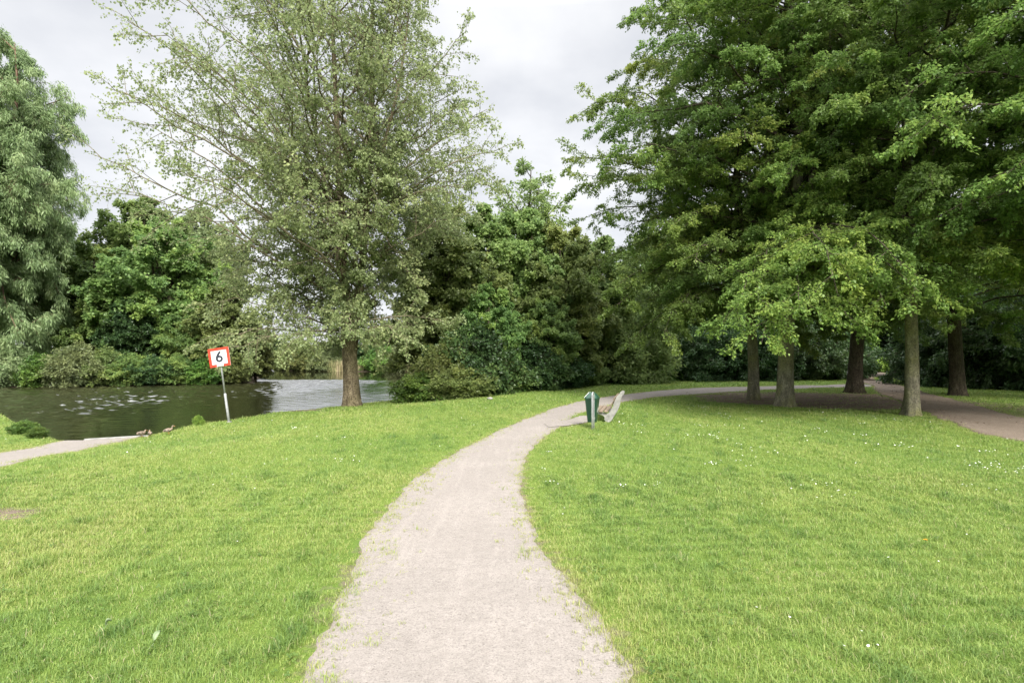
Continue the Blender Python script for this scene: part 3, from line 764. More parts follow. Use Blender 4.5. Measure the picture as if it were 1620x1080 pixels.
proto['maple'] = build_tree('maple_tree', (0, 0, 0), 'x', tree_geo(401, simple_stem(10, 0.24, 11), [(0.9, 2.6), (2, 4.0), (4.5, 4.5), (6.8, 3.7), (8.6, 2.3), (9.6, 1.0), (10, 0.2)],
    n_limb=62, n2=11, n3=8, nl=16, leaf=(0.18, 0.16), rise=(0.1, 1.0), bow=0.16, zmin=1.2, flat=0.75, lflat=0.62, hang=0.15, droop2=0.3, droop3=0.35, ratio2=0.40, ratio3=0.42, tint_amp=0.17, inner=(0.6, 1.04)), M['bark_dark'], M['maple'], GT)
proto['alder'] = build_tree('alder_tree', (0, 0, 0), 'x', tree_geo(402, simple_stem(10, 0.18, 12), [(0.9, 1.8), (2.2, 2.8), (4.5, 3.1), (6.8, 2.6), (8.6, 1.6), (9.6, 0.7), (10, 0.15)],
    n_limb=70, n2=11, n3=8, nl=15, leaf=(0.155, 0.125), rise=(0.3, 1.2), bow=0.10, zmin=0.9, flat=0.35, lflat=0.35, hang=0.3, ratio2=0.36, ratio3=0.46, tint_amp=0.14, inner=(0.5, 1.06)), M['bark_dark'], M['alder'], GT)
proto['airy'] = build_tree('ash_tree', (0, 0, 0), 'x', tree_geo(403, simple_stem(10, 0.10, 13, 0), [(2.5, 1.2), (4.5, 1.9), (7, 1.9), (8.4, 1.5), (9.4, 0.8), (10, 0.15)],
    n_limb=52, n2=8, n3=6, nl=7, leaf=(0.15, 0.08), rise=(0.7, 1.6), bow=0.02, zmin=2, flat=0.3, lflat=0.3, hang=0.2, ratio2=0.34, ratio3=0.5, tint_amp=0.10, inner=(0.5, 1.05)), M['bark_dark'], M['alder'], GT)

# ---- shrub prototypes, about 2 m high
GS = 'shrubs and bushes round the lawn and lake'
def shrub_geo(seed, prof, **kw):
    rg = random.Random(seed)
    st = []
    for k in range(5):
        a = k * 1.257 + rg.uniform(-.3, .3)
        st.append(([(0.12 * math.cos(a), .12 * math.sin(a), -0.15), (.3 * math.cos(a), .3 * math.sin(a), .5), (.5 * math.cos(a), .5 * math.sin(a), 1.3)], (0.035, 0.028, 0.008)))
    d = dict(n_limb=44, n2=8, n3=6, nl=11, leaf=(0.10, 0.07), rise=(0.2, 1.1), bow=0.1, zmin=0.08, flat=0.3, lflat=0.4, hang=0.15, ratio2=0.42, ratio3=0.5, limb_r=0.010, inner=(0.55, 1.06), trunk_sides=6, flare=0.0, tint_amp=0.15)
    d.update(kw)
    return tree_geo(seed, st, prof, **d)
nm_ = ('stems', 'branches', 'foliage')
proto['bush'] = build_tree('bush', (0, 0, 0), 'x', shrub_geo(501, [(0.12, 1.1), (0.6, 1.45), (1.2, 1.3), (1.7, 0.8), (2.0, 0.2)]), M['bark_dark'], M['alder'], GS, cat='bush', names=nm_)
proto['shrub'] = build_tree('shrub', (0, 0, 0), 'x', shrub_geo(502, [(0.12, 1.2), (0.7, 1.4), (1.3, 1.1), (1.8, 0.55), (2.1, 0.1)], leaf=(0.13, 0.045), hang=0.3, lflat=0.25), M['bark_dark'], M['pale'], GS, cat='shrub', names=nm_)
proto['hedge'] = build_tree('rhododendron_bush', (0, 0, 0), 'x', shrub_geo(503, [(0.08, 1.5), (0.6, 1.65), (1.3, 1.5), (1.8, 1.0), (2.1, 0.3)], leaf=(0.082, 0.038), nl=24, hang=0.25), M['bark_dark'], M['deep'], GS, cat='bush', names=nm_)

# middle clump between poplar and beeches
place('alder', 700, 33.5, 11.6, 'grey-green alder just right of the poplar trunk, at the clump edge', M['alder'], 0.4, 1.15)
place('alder', 765, 37.0, 12.0, 'alder with rounded top left of the thin airy ash', M['alder'], 2.4, 1.1)
place('airy', 838, 40.0, 15.6, 'thin airy ash poking up above the middle clump', M['alder'], 1.0, 1.05)
place('alder', 822, 37.5, 11.8, 'green alder in the centre of the middle clump', M['alder'], 3.6, 1.0)
place('maple', 885, 37.0, 11.0, 'dark rounded maple behind the litter bin', M['alder'], 0.9, 0.82)
place('alder', 955, 42.0, 11.0, 'dark alder in the gap between the clump and the beech grove', M['maple'], 5.0, 1.2)
place('maple', 775, 31.5, 6.2, 'low bright green maple with layered sprays before the clump', M['maple'], 2.2, 0.85)
place('maple', 865, 33.5, 5.6, 'low dark maple left of the litter bin, under the clump', M['maple'], 4.2, 0.85)
# understory of the middle clump
for (k, px, Y, h, w, lf, lb) in [
    ('shrub', 708, 29.2, 2.7, 0.9, 'olive', 'olive feathery shrub at the water end of the clump'),
    ('bush', 668, 27.6, 1.3, 1.5, 'weed', 'low green bramble at the left tip of the clump by the water'),
    ('bush', 726, 27.9, 1.5, 1.6, 'alder', 'low leafy bush under the olive feathery shrub'),
    ('bush', 752, 29.6, 3.4, 1.0, 'deep', 'dark upright bush right of the olive feathery shrub'),
    ('bush', 790, 30.6, 2.0, 1.4, 'alder', 'low olive bush under the bright layered maple'),
    ('bush', 836, 32.2, 2.6, 1.2, 'deep', 'dark bush under the middle of the clump'),
    ('bush', 880, 34.5, 2.0, 1.4, 'deep', 'low dark bush left of the litter bin at the lawn edge'),
    ('bush', 916, 37.0, 1.6, 1.5, 'alder', 'small bush directly behind the litter bin'),
    ('shrub', 985, 40.5, 4.6, 1.0, 'alder', 'rounded olive shrub behind the bench'),
    ('bush', 1012, 42.0, 2.8, 1.4, 'alder', 'lower leafy bush right behind the bench'),
    ('bush', 950, 39.5, 1.2, 1.6, 'alder', 'low bush at the foot of the rounded olive shrub')]:
    place(k, px, Y, h, lb, M[lf], px * 0.37, w)
# the dark evergreen hedge behind the grove
hd = [(1062, 45, 3.4), (1096, 44.5, 4.4), (1132, 45, 4.2), (1166, 45.5, 4.6), (1200, 46, 4.2), (1236, 46, 4.6), (1270, 46.5, 4.4), (1306, 47, 4.6), (1322, 48.5, 3.6),
      (1500, 45, 2.6), (1512, 40.5, 4.2), (1502, 38, 5.2), (1536, 36.5, 5.6), (1572, 35.5, 5.6), (1608, 34.5, 5.6), (1650, 33, 5.6), (1700, 31, 5.6)]
place_lb = ['at the left end of the row behind the grove', 'second from the left end of the row', 'behind and left of the slim beech', 'directly behind the slim beech', 'between the slim and the thickest beech', 'directly behind the thickest beech',
            'right of the thickest beech', 'between the thickest beech and the leaning dark beech', 'behind the leaning dark beech, at the path mouth', 'on the right side of the sunlit path gap', 'behind the pale lichened beech',
            'right of the pale lichened beech', 'behind the shaded beech beyond the track', 'right of the shaded beech beyond the track', 'at the right edge of the photo', 'cut by the right edge, beside the track', 'outermost one on the right, mostly hidden']
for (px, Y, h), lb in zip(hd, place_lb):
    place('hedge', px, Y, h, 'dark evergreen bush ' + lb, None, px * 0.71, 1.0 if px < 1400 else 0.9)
# woodland behind the grove
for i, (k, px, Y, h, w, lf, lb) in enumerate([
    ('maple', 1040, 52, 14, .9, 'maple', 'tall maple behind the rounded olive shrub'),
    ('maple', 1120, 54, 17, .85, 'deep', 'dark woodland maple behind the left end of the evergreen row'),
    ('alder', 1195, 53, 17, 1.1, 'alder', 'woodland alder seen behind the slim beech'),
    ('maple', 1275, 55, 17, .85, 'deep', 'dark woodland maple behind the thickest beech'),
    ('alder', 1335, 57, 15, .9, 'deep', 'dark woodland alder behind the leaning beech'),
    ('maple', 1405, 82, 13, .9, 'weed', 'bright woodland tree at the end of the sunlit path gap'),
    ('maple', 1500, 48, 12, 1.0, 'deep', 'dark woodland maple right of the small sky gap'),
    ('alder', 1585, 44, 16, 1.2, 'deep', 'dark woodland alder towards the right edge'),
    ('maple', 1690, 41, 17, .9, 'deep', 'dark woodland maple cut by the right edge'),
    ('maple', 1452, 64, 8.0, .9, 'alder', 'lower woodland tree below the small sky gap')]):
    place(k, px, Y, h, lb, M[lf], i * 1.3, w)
for (k, px, Y, h, w, lf, lb) in [
    ('bush', 1384, 64, 4.0, 1.0, 'lime', 'bright sunlit bush left of the path end'),
    ('shrub', 1408, 68, 5.4, 1.1, 'lime', 'bright sunlit feathery shrub in the path gap'),
    ('bush', 1438, 62, 3.0, 1.0, 'weed', 'small green bush on the right of the path gap'),
    ('bush', 1365, 74, 8.0, .9, 'weed', 'tall green bush behind the bright ones in the path gap')]:
    place(k, px, Y, h, lb, M[lf], px * 0.5, w)

# left far bank
for i, (k, px, Y, h, w, lf, lb) in enumerate([
    ('maple', 262, 52, 14.2, .98, 'maple', 'large bright maple in clumps on the far bank left of the sign'),
    ('maple', 150, 53, 12.4, .95, 'maple', 'blue-green maple on the far bank between willow and bright maple'),
    ('alder', 215, 60, 17.0, 1.15, 'maple', 'tall tree rising behind the bright maple'),
    ('alder', 318, 58, 15.5, 1.1, 'poplar', 'pale looser tree behind the right side of the bright maple'),
    ('alder', 90, 62, 15.0, 1.1, 'maple', 'tree half hidden behind the willow crown'),
    ('maple', 10, 60, 13.0, 1.0, 'maple', 'tree behind the willow at the left edge'),
    ('alder', 352, 49.6, 8.6, 1.25, 'olive', 'olive tree leaning over the water right behind the sign'),
    ('alder', 404, 52.5, 6.0, 1.1, 'olive', 'small olive tree at the tip of the far bank'),
    ('maple', 215, 49.2, 7.4, .95, 'deep', 'dark lower maple overhanging the water on the far bank'),
    ('maple', 300, 49.4, 6.4, .9, 'maple', 'green maple overhanging the water left of the sign')]):
    place(k, px, Y, h, lb, M[lf], i * 1.7 + .5, w, dz=-0.1)
for (k, px, Y, h, w, lf, lb) in [
    ('bush', -20, 43.6, 2.6, 1.0, 'willow', 'grey-green bank bush at the left edge'),
    ('shrub', 22, 44.0, 2.7, 1.0, 'willow', 'grey feathery bank shrub under the willow'),
    ('bush', 60, 44.4, 2.2, 1.2, 'weed', 'yellow-green bank bush below the grass strip'),
    ('bush', 92, 44.9, 2.0, 1.2, 'weed', 'small leafy bank bush below the brown trunk'),
    ('shrub', 128, 45.2, 2.9, 1.1, 'pale', 'greyish bank shrub right of the grass strip'),
    ('bush', 165, 45.8, 2.6, 1.2, 'alder', 'olive bank bush left of the dark overhanging maple'),
    ('bush', 205, 46.3, 2.2, 1.3, 'maple', 'green bank bush under the dark overhanging maple'),
    ('bush', 245, 46.9, 2.0, 1.4, 'deep', 'dark bank bush under the bright maple'),
    ('bush', 285, 47.4, 2.0, 1.4, 'maple', 'low bank bush touching the water left of the sign'),
    ('bush', 322, 47.9, 1.8, 1.4, 'weed', 'low bank bush seen just left of the sign post'),
    ('bush', 362, 49.2, 2.0, 1.3, 'olive', 'low bank bush at the right tip of the far bank')]:
    place(k, px, Y - 0.7, h, lb, M[lf], px * 0.43, w)

# far shore across the lake
for i, (k, px, Y, h, w, lf, lb) in enumerate([
    ('alder', 372, 118, 6.5, 1.5, 'deep', 'distant dark tree at the end of the channel, left'),
    ('maple', 398, 124, 6.2, 1.2, 'deep', 'distant dark tree at the end of the channel, middle'),
    ('alder', 428, 122, 6.5, 1.5, 'deep', 'distant dark tree at the end of the channel, right'),
    ('maple', 470, 98, 4.4, 1.9, 'alder', 'far shore tree behind the olive shrubs left of the poplar'),
    ('alder', 525, 94, 4.2, 2.0, 'alder', 'far shore tree just left of the poplar trunk'),
    ('maple', 590, 92, 5.6, 1.6, 'deep', 'far shore dark tree just right of the poplar trunk'),
    ('maple', 650, 90, 8.0, 1.2, 'maple', 'far shore tree at the right end of the open water'),
    ('alder', 720, 90, 13.0, 1.5, 'alder', 'far shore tree glimpsed behind the clump')]):
    place(k, px, Y, h, lb, M[lf], i * 2.1 + 1, w)
for (k, px, Y, h, w, lf, lb) in [
    ('shrub', 456, 87.5, 3.6, 1.1, 'olive', 'olive willow bush at the left end of the far shore'),
    ('bush', 484, 85.5, 3.4, 1.2, 'olive', 'rounded olive bush on the far shore, second from the left end'),
    ('shrub', 512, 84.2, 3.0, 1.2, 'pale', 'pale bush on the far shore left of the poplar trunk'),
    ('bush', 600, 82.6, 3.4, 1.2, 'weed', 'green bush on the far shore right of the poplar trunk'),
    ('shrub', 640, 82.2, 3.6, 1.2, 'pale', 'pale bush on the far shore behind the bramble')]:
    place(k, px, Y, h, lb, M[lf], px * 0.43, w)

# plants on the near bank
for (k, x, y, h, w, lf, lb) in [
    ('bush', -14.35, 16.8, 0.36, 1.5, 'weed', 'leafy weed clump on the small left lawn at the water edge'),
    ('bush', -13.4, 16.05, 0.30, 1.2, 'weed', 'small weed tuft right of the leafy clump by the ramp'),
    ('bush', -10.42, 18.9, 0.30, 0.8, 'lime', 'small bright weed at the bank left of the sign post')]:
    place(k, x / y * 900 + 810, y, h, lb, M[lf], x, w)

# reeds on the far shore
rg = np.random.default_rng(77)
n = 9000
t = rg.random(n)
x = np.interp(t, [0, .45, 1], [-28, -18, -12]); y = np.where(x < -15, 81.6 + (-15 - x) * 0.12, 80.6) + rg.uniform(-0.6, 1.6, n)
h = rg.uniform(0.9, 1.9, n); w = rg.uniform(0.05, 0.09, n)
m, nt, out = new_mat('reed_leaf')
tt = nd(nt, 'Attribute', attribute_name='tint').outputs['Fac']
c = ramp(nt, tt, [(0.0, (0.13, 0.16, 0.05)), (0.5, (0.26, 0.24, 0.11)), (1.0, (0.36, 0.29, 0.18))])
p = nd(nt, 'BsdfPrincipled', inputs={'Roughness': 0.8}); nt.links.new(c, p.inputs['Base Color']); nt.links.new(p.outputs[0], out.inputs[0])
ro = blade_mesh('reeds', x, y, np.full(n, -0.6), h, w, np.abs(rg.normal(0, .22, n)), rg.uniform(0, 6.28, n), np.clip(rg.normal(.5, .28, n) + 0.3 * vn(x, y, 3, 5), 0, 1), m, False, 'tan and green reed belt along the far shore')
ro['category'] = 'reeds'

# leaf litter / low verge plants along the clump (uncountable ground cover)
n = 26000
rg = np.random.default_rng(78)
t = rg.random(n)
vx = [(-5.2, 28.0), (-3.2, 27.6), (-1.6, 28.8), (0.2, 31.0), (2.6, 34.0), (5.5, 38.5), (9, 41.5), (14, 43.2), (20, 45)]
vc = catmull(vx, 200)
ii = (t * 199).astype(int)
x = vc[ii, 0] + rg.normal(0, .35, n); y = vc[ii, 1] + rg.normal(0, .45, n)
sz = rg.uniform(0.06, 0.13, n) * (y / 30)
ctr = np.stack([x, y, hz(x, y) + np.abs(rg.normal(0, 1, n)) * 0.16 * (1 + 0.6 * vn(x, y, 1.5, 9))], -1)
a = norm(rg.normal(0, 1, (n, 3)) + np.array([0, -0.3, 0.2])); nn = norm(np.array([0, 0, 1.0]) + rg.normal(0, .5, (n, 3))); wv = norm(np.cross(nn, a))
V = np.stack([ctr, ctr + a * (sz * .5)[:, None] - wv * (sz * .4)[:, None], ctr + a * sz[:, None], ctr + a * (sz * .5)[:, None] + wv * (sz * .4)[:, None]], 1).reshape(-1, 3)
o = np_mesh('nettles', V, np.arange(4 * n).reshape(-1, 4), M['weed'], face_attr={'tint': np.clip(rg.normal(.35, .2, n), 0, 1)})
tag(o, 'low band of nettles along the foot of the clump', 'nettles', kind='stuff')

# fallen leaf litter on the worn earth
n = 16000
rg = np.random.default_rng(81)
x = rg.uniform(6, 27, n); y = rg.uniform(16, 36, n)
wgt = bare(x, y) * 0.8 + 0.5 * sstep(0.6, -0.2, np.minimum(sd_poly(x, y, POLYS[1]), 1.0)) * (np.abs(sd_poly(x, y, POLYS[1])) < 0.9)
k = rg.random(n) < wgt * (0.35 + 0.45 * sstep(-0.4, 0.8, vn(x, y, 1.3, 82)))
x, y = x[k], y[k]; n = len(x)
sz = rg.uniform(0.035, 0.075, n)
ctr = np.stack([x, y, hz(x, y) + rg.uniform(0.024, 0.034, n)], -1)
a = norm(np.stack([rg.normal(0, 1, n), rg.normal(0, 1, n), rg.normal(0, .22, n)], -1)); nn = norm(np.array([0, 0, 1.0]) + rg.normal(0, .3, (n, 3))); wv = norm(np.cross(nn, a))
V = np.stack([ctr, ctr + a * (sz * .5)[:, None] - wv * (sz * .32)[:, None], ctr + a * sz[:, None], ctr + a * (sz * .5)[:, None] + wv * (sz * .32)[:, None] + np.array([0, 0, .008])], 1).reshape(-1, 3)
m, nt, out = new_mat('dry_leaf')
tt = nd(nt, 'Attribute', attribute_name='tint').outputs['Fac']
c = ramp(nt, tt, [(0.0, (0.050, 0.032, 0.022)), (0.5, (0.150, 0.098, 0.064)), (1.0, (0.330, 0.240, 0.160))])
p = nd(nt, 'BsdfPrincipled', inputs={'Roughness': 0.7}); nt.links.new(c, p.inputs['Base Color']); nt.links.new(p.outputs[0], out.inputs[0])
tag(np_mesh('leaf_litter', V, np.arange(4 * n).reshape(-1, 4), m, face_attr={'tint': rg.random(n)}), 'brown dry leaves strewn on the worn earth under the beeches', 'leaf litter', kind='stuff')

# clover growing between the blades
n = 60000
rg = np.random.default_rng(83)
y = np.interp(rg.random(n), [0, .5, 1], [1.8, 6.0, 13]); x = (rg.random(n) * 2 - 1) * (y * 0.95 + .6)
k = rg.random(n) < sstep(0.45, 1.3, vn(x, y, 1.0, 84) + 0.5 * vn(x, y, 0.35, 85)) * 0.75
x, y = x[k], y[k]; k = path_sd(x, y) > 0.08; x, y = x[k], y[k]; n = len(x)
ctr = np.stack([x, y, hz(x, y) + rg.uniform(0.022, 0.050, n)], -1); rr = rg.uniform(0.010, 0.017, n); a0 = rg.uniform(0, 6.28, n)
tl = rg.normal(0, .35, (n, 2)); VV = []
for q in range(3):
    a = a0 + q * 2.094; d = np.stack([np.cos(a), np.sin(a), np.cos(a) * tl[:, 0] + np.sin(a) * tl[:, 1]], -1); e = np.stack([-np.sin(a), np.cos(a), -np.sin(a) * tl[:, 0] + np.cos(a) * tl[:, 1]], -1)
    VV.append(np.stack([ctr, ctr + d * (rr * .75)[:, None] - e * (rr * .55)[:, None], ctr + d * (rr * 1.25)[:, None], ctr + d * (rr * .75)[:, None] + e * (rr * .55)[:, None]], 1))
V = np.stack(VV, 1).reshape(-1, 3)
tag(np_mesh('clover', V, np.arange(12 * n).reshape(-1, 4), M['weed'], face_attr={'tint': np.clip(np.repeat(rg.normal(.45, .22, n), 3), 0, 1)}), 'clover leaves growing through the front lawn', 'clover', kind='stuff')

# daisies: many small white heads
def daisies(seed):
    rg = np.random.default_rng(seed)
    n = 60000
    y = np.interp(rg.random(n), [0, .12, 1], [3, 8, 24]); x = (rg.random(n) * 2 - 1) * (y * 0.95)
    cl = vn(x, y, 2.6, 61) + 0.7 * vn(x, y, 0.8, 62)
    pr = sstep(0.55, 1.7, cl) * 0.42 * np.where(x > 0.5, 1, 0.22) * np.where(y > 8, 1.0, 0.35)
    k = rg.random(n) < pr
    x, y = x[k], y[k]
    pd = path_sd(x, y); dl = sd_poly(x, y, LAKE); k = (pd > .3) & (dl > 1) & (bare(x, y) < .3)
    x, y, dl = x[k], y[k], dl[k]
    n = len(x); z = hz(x, y, dl) + rg.uniform(.05, .085, n)
    r = rg.uniform(.007, .0115, n) * np.clip(y / 9, 1, 1.35)
    th = np.arange(6) * PI / 3
    tl = rg.normal(0, .3, (n, 2))
    ring = np.stack([x[:, None] + r[:, None] * np.cos(th), y[:, None] + r[:, None] * np.sin(th), z[:, None] + r[:, None] * (tl[:, :1] * np.cos(th) + tl[:, 1:] * np.sin(th) + .25)], -1)
    cen = np.stack([x, y, z], -1)[:, None]
    V = np.concatenate([ring, cen], 1).reshape(-1, 3)
    i = (np.arange(n) * 7)[:, None]
    F = np.concatenate([np.stack([i[:, 0] + 6, i[:, 0] + a, i[:, 0] + (a + 1) % 6], -1) for a in range(6)])
    return V, F
V, F = daisies(63)
M['petal'] = plain_mat('white_petal', (0.62, 0.62, 0.58), 0.7, var=0.05)
tag(np_mesh('daisies', V, F, M['petal']), 'scattered white daisies in the lawn', 'daisies', kind='stuff')

# ------------------------------------------------------------------ built objects
def box(bm, c, s, rot=None):
    r = bmesh.ops.create_cube(bm, size=1.0)
    mt = Matrix.Translation(c) @ (rot or Matrix()) @ Matrix.Diagonal((*s, 1))
    bmesh.ops.transform(bm, matrix=mt, verts=r['verts'])
    return r['verts']

def tube_bm(bm, pts, rad, ns=10, cap=True):
    pts = [Vector(p) for p in pts]; rings = []
    for i, p in enumerate(pts):
        d = (pts[min(i + 1, len(pts) - 1)] - pts[max(i - 1, 0)]).normalized()
        ref = Vector((0, 1, 0)) if abs(d.y) < 0.9 else Vector((1, 0, 0))
        u = d.cross(ref).normalized(); w = d.cross(u)
        rr = rad[i] if isinstance(rad, (list, tuple)) else rad
        rings.append([bm.verts.new(p + (u * math.cos(a) + w * math.sin(a)) * rr) for a in [k * 2 * PI / ns for k in range(ns)]])
    for a, b in zip(rings, rings[1:]):
        for k in range(ns): bm.faces.new((a[k], a[(k + 1) % ns], b[(k + 1) % ns], b[k]))
    if cap: bm.faces.new(rings[0]); bm.faces.new(rings[-1])

def prism(bm, poly, y0, y1):
    """outline in xz extruded along y"""
    a = [bm.verts.new((x, y0, z)) for x, z in poly]; b = [bm.verts.new((x, y1, z)) for x, z in poly]
    n = len(poly)
    for k in range(n): bm.faces.new((a[k], a[(k + 1) % n], b[(k + 1) % n], b[k]))
    bm.faces.new(a); bm.faces.new(b[::-1])

def bevel(bm, w, seg=2, ang=0.5):
    es = [e for e in bm.edges if len(e.link_faces) == 2 and e.calc_face_angle(0) > ang]
    bmesh.ops.bevel(bm, geom=es, offset=w, segments=seg, affect='EDGES', profile=0.6, clamp_overlap=True)

M['galv'] = plain_mat('galvanised_steel', (0.42, 0.43, 0.44), 0.5, 0.6, 0.3, 9)
M['galv_dull'] = plain_mat('weathered_steel', (0.36, 0.37, 0.37), 0.6, 0.35, 0.3, 9)
M['white'] = plain_mat('white_paint', (0.60, 0.60, 0.61), 0.45, 0, 0.06, 4)
M['red'] = plain_mat('red_paint', (0.52, 0.042, 0.020), 0.45, 0, 0.15, 5)
M['ink'] = plain_mat('dark_blue_paint', (0.018, 0.022, 0.035), 0.5, 0, 0.1, 5)
M['green'] = plain_mat('bin_green', (0.012, 0.045, 0.027), 0.32, 0, 0.2, 6, spec=0.5)
M['green_lid'] = plain_mat('bin_lid_green', (0.016, 0.058, 0.035), 0.35, 0, 0.2, 6, spec=0.5)
M['paper'] = plain_mat('sticker', (0.40, 0.41, 0.38), 0.5, 0, 0.1, 8)
M['dark'] = plain_mat('dark_opening', (0.008, 0.010, 0.009), 0.7, 0, 0.1, 8)
M['concrete'] = plain_mat('bench_concrete', (0.27, 0.265, 0.245), 0.9, 0, 0.42, 7, 0.004)
M['wood'] = plain_mat('bench_wood', (0.205, 0.155, 0.110), 0.8, 0, 0.35, 14, 0.003)
M['stone'] = plain_mat('grey_stone', (0.26, 0.25, 0.23), 0.9, 0, 0.3, 12, 0.01)

# speed sign leaning at the bank
sx, sy = -9.75, 19.6
S = thing('speed_sign', (sx, sy, h1(sx, sy)), 'leaning square speed sign with red border and a black 6', 'sign')
S.rotation_euler = (R(-2), R(-8.5), R(4))
bm = bmesh.new(); tube_bm(bm, [(0, 0, 0.98), (0, 0, 2.0), (0, 0, 2.45)], 0.030, 12); bm_obj('post', bm, M['galv'], S, True)
bm = bmesh.new(); tube_bm(bm, [(0, 0, -0.25), (0, 0, 0.5), (0, 0, 0.98), (0, 0, 1.0)], [0.043, 0.043, 0.043, 0.034], 12); bm_obj('sleeve', bm, M['galv_dull'], S, True)
bm = bmesh.new(); tube_bm(bm, [(0, 0, -0.02), (0, 0, 0.025)], 0.085, 16); bm_obj('foot_collar', bm, M['concrete'], S)
PW, PH, PZ = 0.695, 0.645, 2.26
bm = bmesh.new(); box(bm, (0, -0.05, PZ), (PW, 0.03, PH)); bevel(bm, 0.008); panel = bm_obj('sign_panel', bm, M['white'], S)
bm = bmesh.new()
bw = 0.086; yf = -0.0665
for (cx, cz, w, h) in ((0, PH / 2 - bw / 2, PW - .004, bw), (-(PW / 2 - bw / 2), 0, bw, PH - 2 * bw - .002), (PW / 2 - bw / 2, 0, bw, PH - 2 * bw - .002),
                       (-(PW / 4 + .055), -(PH / 2 - bw / 2), PW / 2 - .114, bw), (PW / 4 + .055, -(PH / 2 - bw / 2), PW / 2 - .114, bw)):
    box(bm, (cx, yf, PZ + cz), (w, 0.006, h))
bm_obj('red_border', bm, M['red'], panel)
bm = bmesh.new(); box(bm, (0, yf, PZ - PH / 2 + 0.05), (0.17, 0.012, 0.085)); box(bm, (0, -0.02, PZ - PH / 2 + 0.05), (0.10, 0.03, 0.06)); bm_obj('bracket', bm, M['paper'], S)
# numeral 6 as a constant width stroke
pts = []
rb = 0.084; cz = -0.055
for a in np.linspace(-1.55, 4.55, 34): pts.append((-rb * math.cos(a + 0.52), cz + rb * math.sin(a + 0.52) * 0.95))
stroke = [(0.062, 0.185), (0.020, 0.120), (-0.030, 0.050), (-0.070, -0.010)]
def stroke_mesh(bm, P, w, y0, y1):
    P = [Vector((x, 0, z)) for x, z in P]; L_, R_ = [], []
    for i, p in enumerate(P):
        d = (P[min(i + 1, len(P) - 1)] - P[max(i - 1, 0)]).normalized(); s = Vector((-d.z, 0, d.x)) * w / 2
        L_.append(p + s); R_.append(p - s)
    for i in range(len(P) - 1):
        q = [L_[i], L_[i + 1], R_[i + 1], R_[i]]
        f = [bm.verts.new((v.x, y0, v.z + PZ)) for v in q]; b = [bm.verts.new((v.x, y1, v.z + PZ)) for v in q]
        bm.faces.new(f); bm.faces.new(b[::-1])
        for k in range(4): bm.faces.new((f[k], b[k], b[(k + 1) % 4], f[(k + 1) % 4]))
ring = [(rb * math.cos(a), cz + rb * 0.95 * math.sin(a)) for a in np.linspace(0, 2 * PI, 41)]
bm = bmesh.new()
stroke_mesh(bm, ring, 0.070, -0.0685, -0.0655)
tail = [tuple(p) for p in catmull([(0.055, 0.190), (0.012, 0.140), (-0.038, 0.075), (-0.072, 0.012), (-0.085, -0.055)], 16)]
stroke_mesh(bm, tail, 0.070, -0.0695, -0.0655)
bm_obj('numeral', bm, M['ink'], panel)

# litter bin
bx, by = G(937, 676)
B_ = thing('litter_bin', (bx, by, h1(bx, by)), 'dark green tapered litter bin with hipped lid on a bent galvanised frame', 'litter bin', rz=R(-24), scale=(0.80, 0.84, 0.97))
def frustum(bm, z0, w0, d0, z1, w1, d1, cham=0.22):
    def ringp(w, d, z):
        c = cham * min(w, d) / 2
        return [bm.verts.new((x, y, z)) for x, y in ((-w/2+c, -d/2), (w/2-c, -d/2), (w/2, -d/2+c), (w/2, d/2-c), (w/2-c, d/2), (-w/2+c, d/2), (-w/2, d/2-c), (-w/2, -d/2+c))]
    a = ringp(w0, d0, z0); b = ringp(w1, d1, z1)
    for k in range(8): bm.faces.new((a[k], a[(k + 1) % 8], b[(k + 1) % 8], b[k]))
    bm.faces.new(a[::-1]); bm.faces.new(b)
bm = bmesh.new(); frustum(bm, 0.17, 0.27, 0.27, 0.82, 0.42, 0.40); bevel(bm, 0.012, 2, 0.3); bm_obj('body', bm, M['green'], B_)
bm = bmesh.new(); frustum(bm, 0.823, 0.445, 0.42, 0.85, 0.445, 0.42); frustum(bm, 0.852, 0.44, 0.415, 1.005, 0.17, 0.13); bevel(bm, 0.006, 2, 0.3); bm_obj('lid', bm, M['green_lid'], B_)
bm = bmesh.new(); box(bm, (0.193, 0.0, 0.52), (0.006, 0.085, 0.13), Matrix.Rotation(R(13), 4, 'Y')); bm_obj('sticker', bm, M['paper'], B_)
bm = bmesh.new()
for s in (-1, 1):
    tube_bm(bm, [(-0.222, -0.205 * s, 0.858), (-0.088, -0.067 * s, 1.008)], 0.007, 6)
tube_bm(bm, [(-0.223, -0.2, 0.852), (-0.223, 0.2, 0.852)], 0.006, 6)
bm_obj('lid_trim', bm, M['galv'], B_)
fr = []
for a in np.linspace(PI, 0, 9): fr.append((0.085 * math.cos(a), 0, 0.93 + 0.085 * math.sin(a)))
bm = bmesh.new(); tube_bm(bm, [(-0.085, 0, -0.2), (-0.085, 0, 0.4)] + fr + [(0.085, 0, 0.4), (0.085, 0, -0.2)], 0.024, 12)
fo = bm_obj('frame', bm, M['galv'], B_, True); fo.location = (0.115, -0.305, 0); fo.rotation_euler = (0, 0, R(88))
bm = bmesh.new(); box(bm, (0.115, -0.19, 0.30), (0.05, 0.09, 0.05)); box(bm, (0.115, -0.215, 0.76), (0.05, 0.05, 0.05)); bm_obj('bracket', bm, M['galv_dull'], B_)

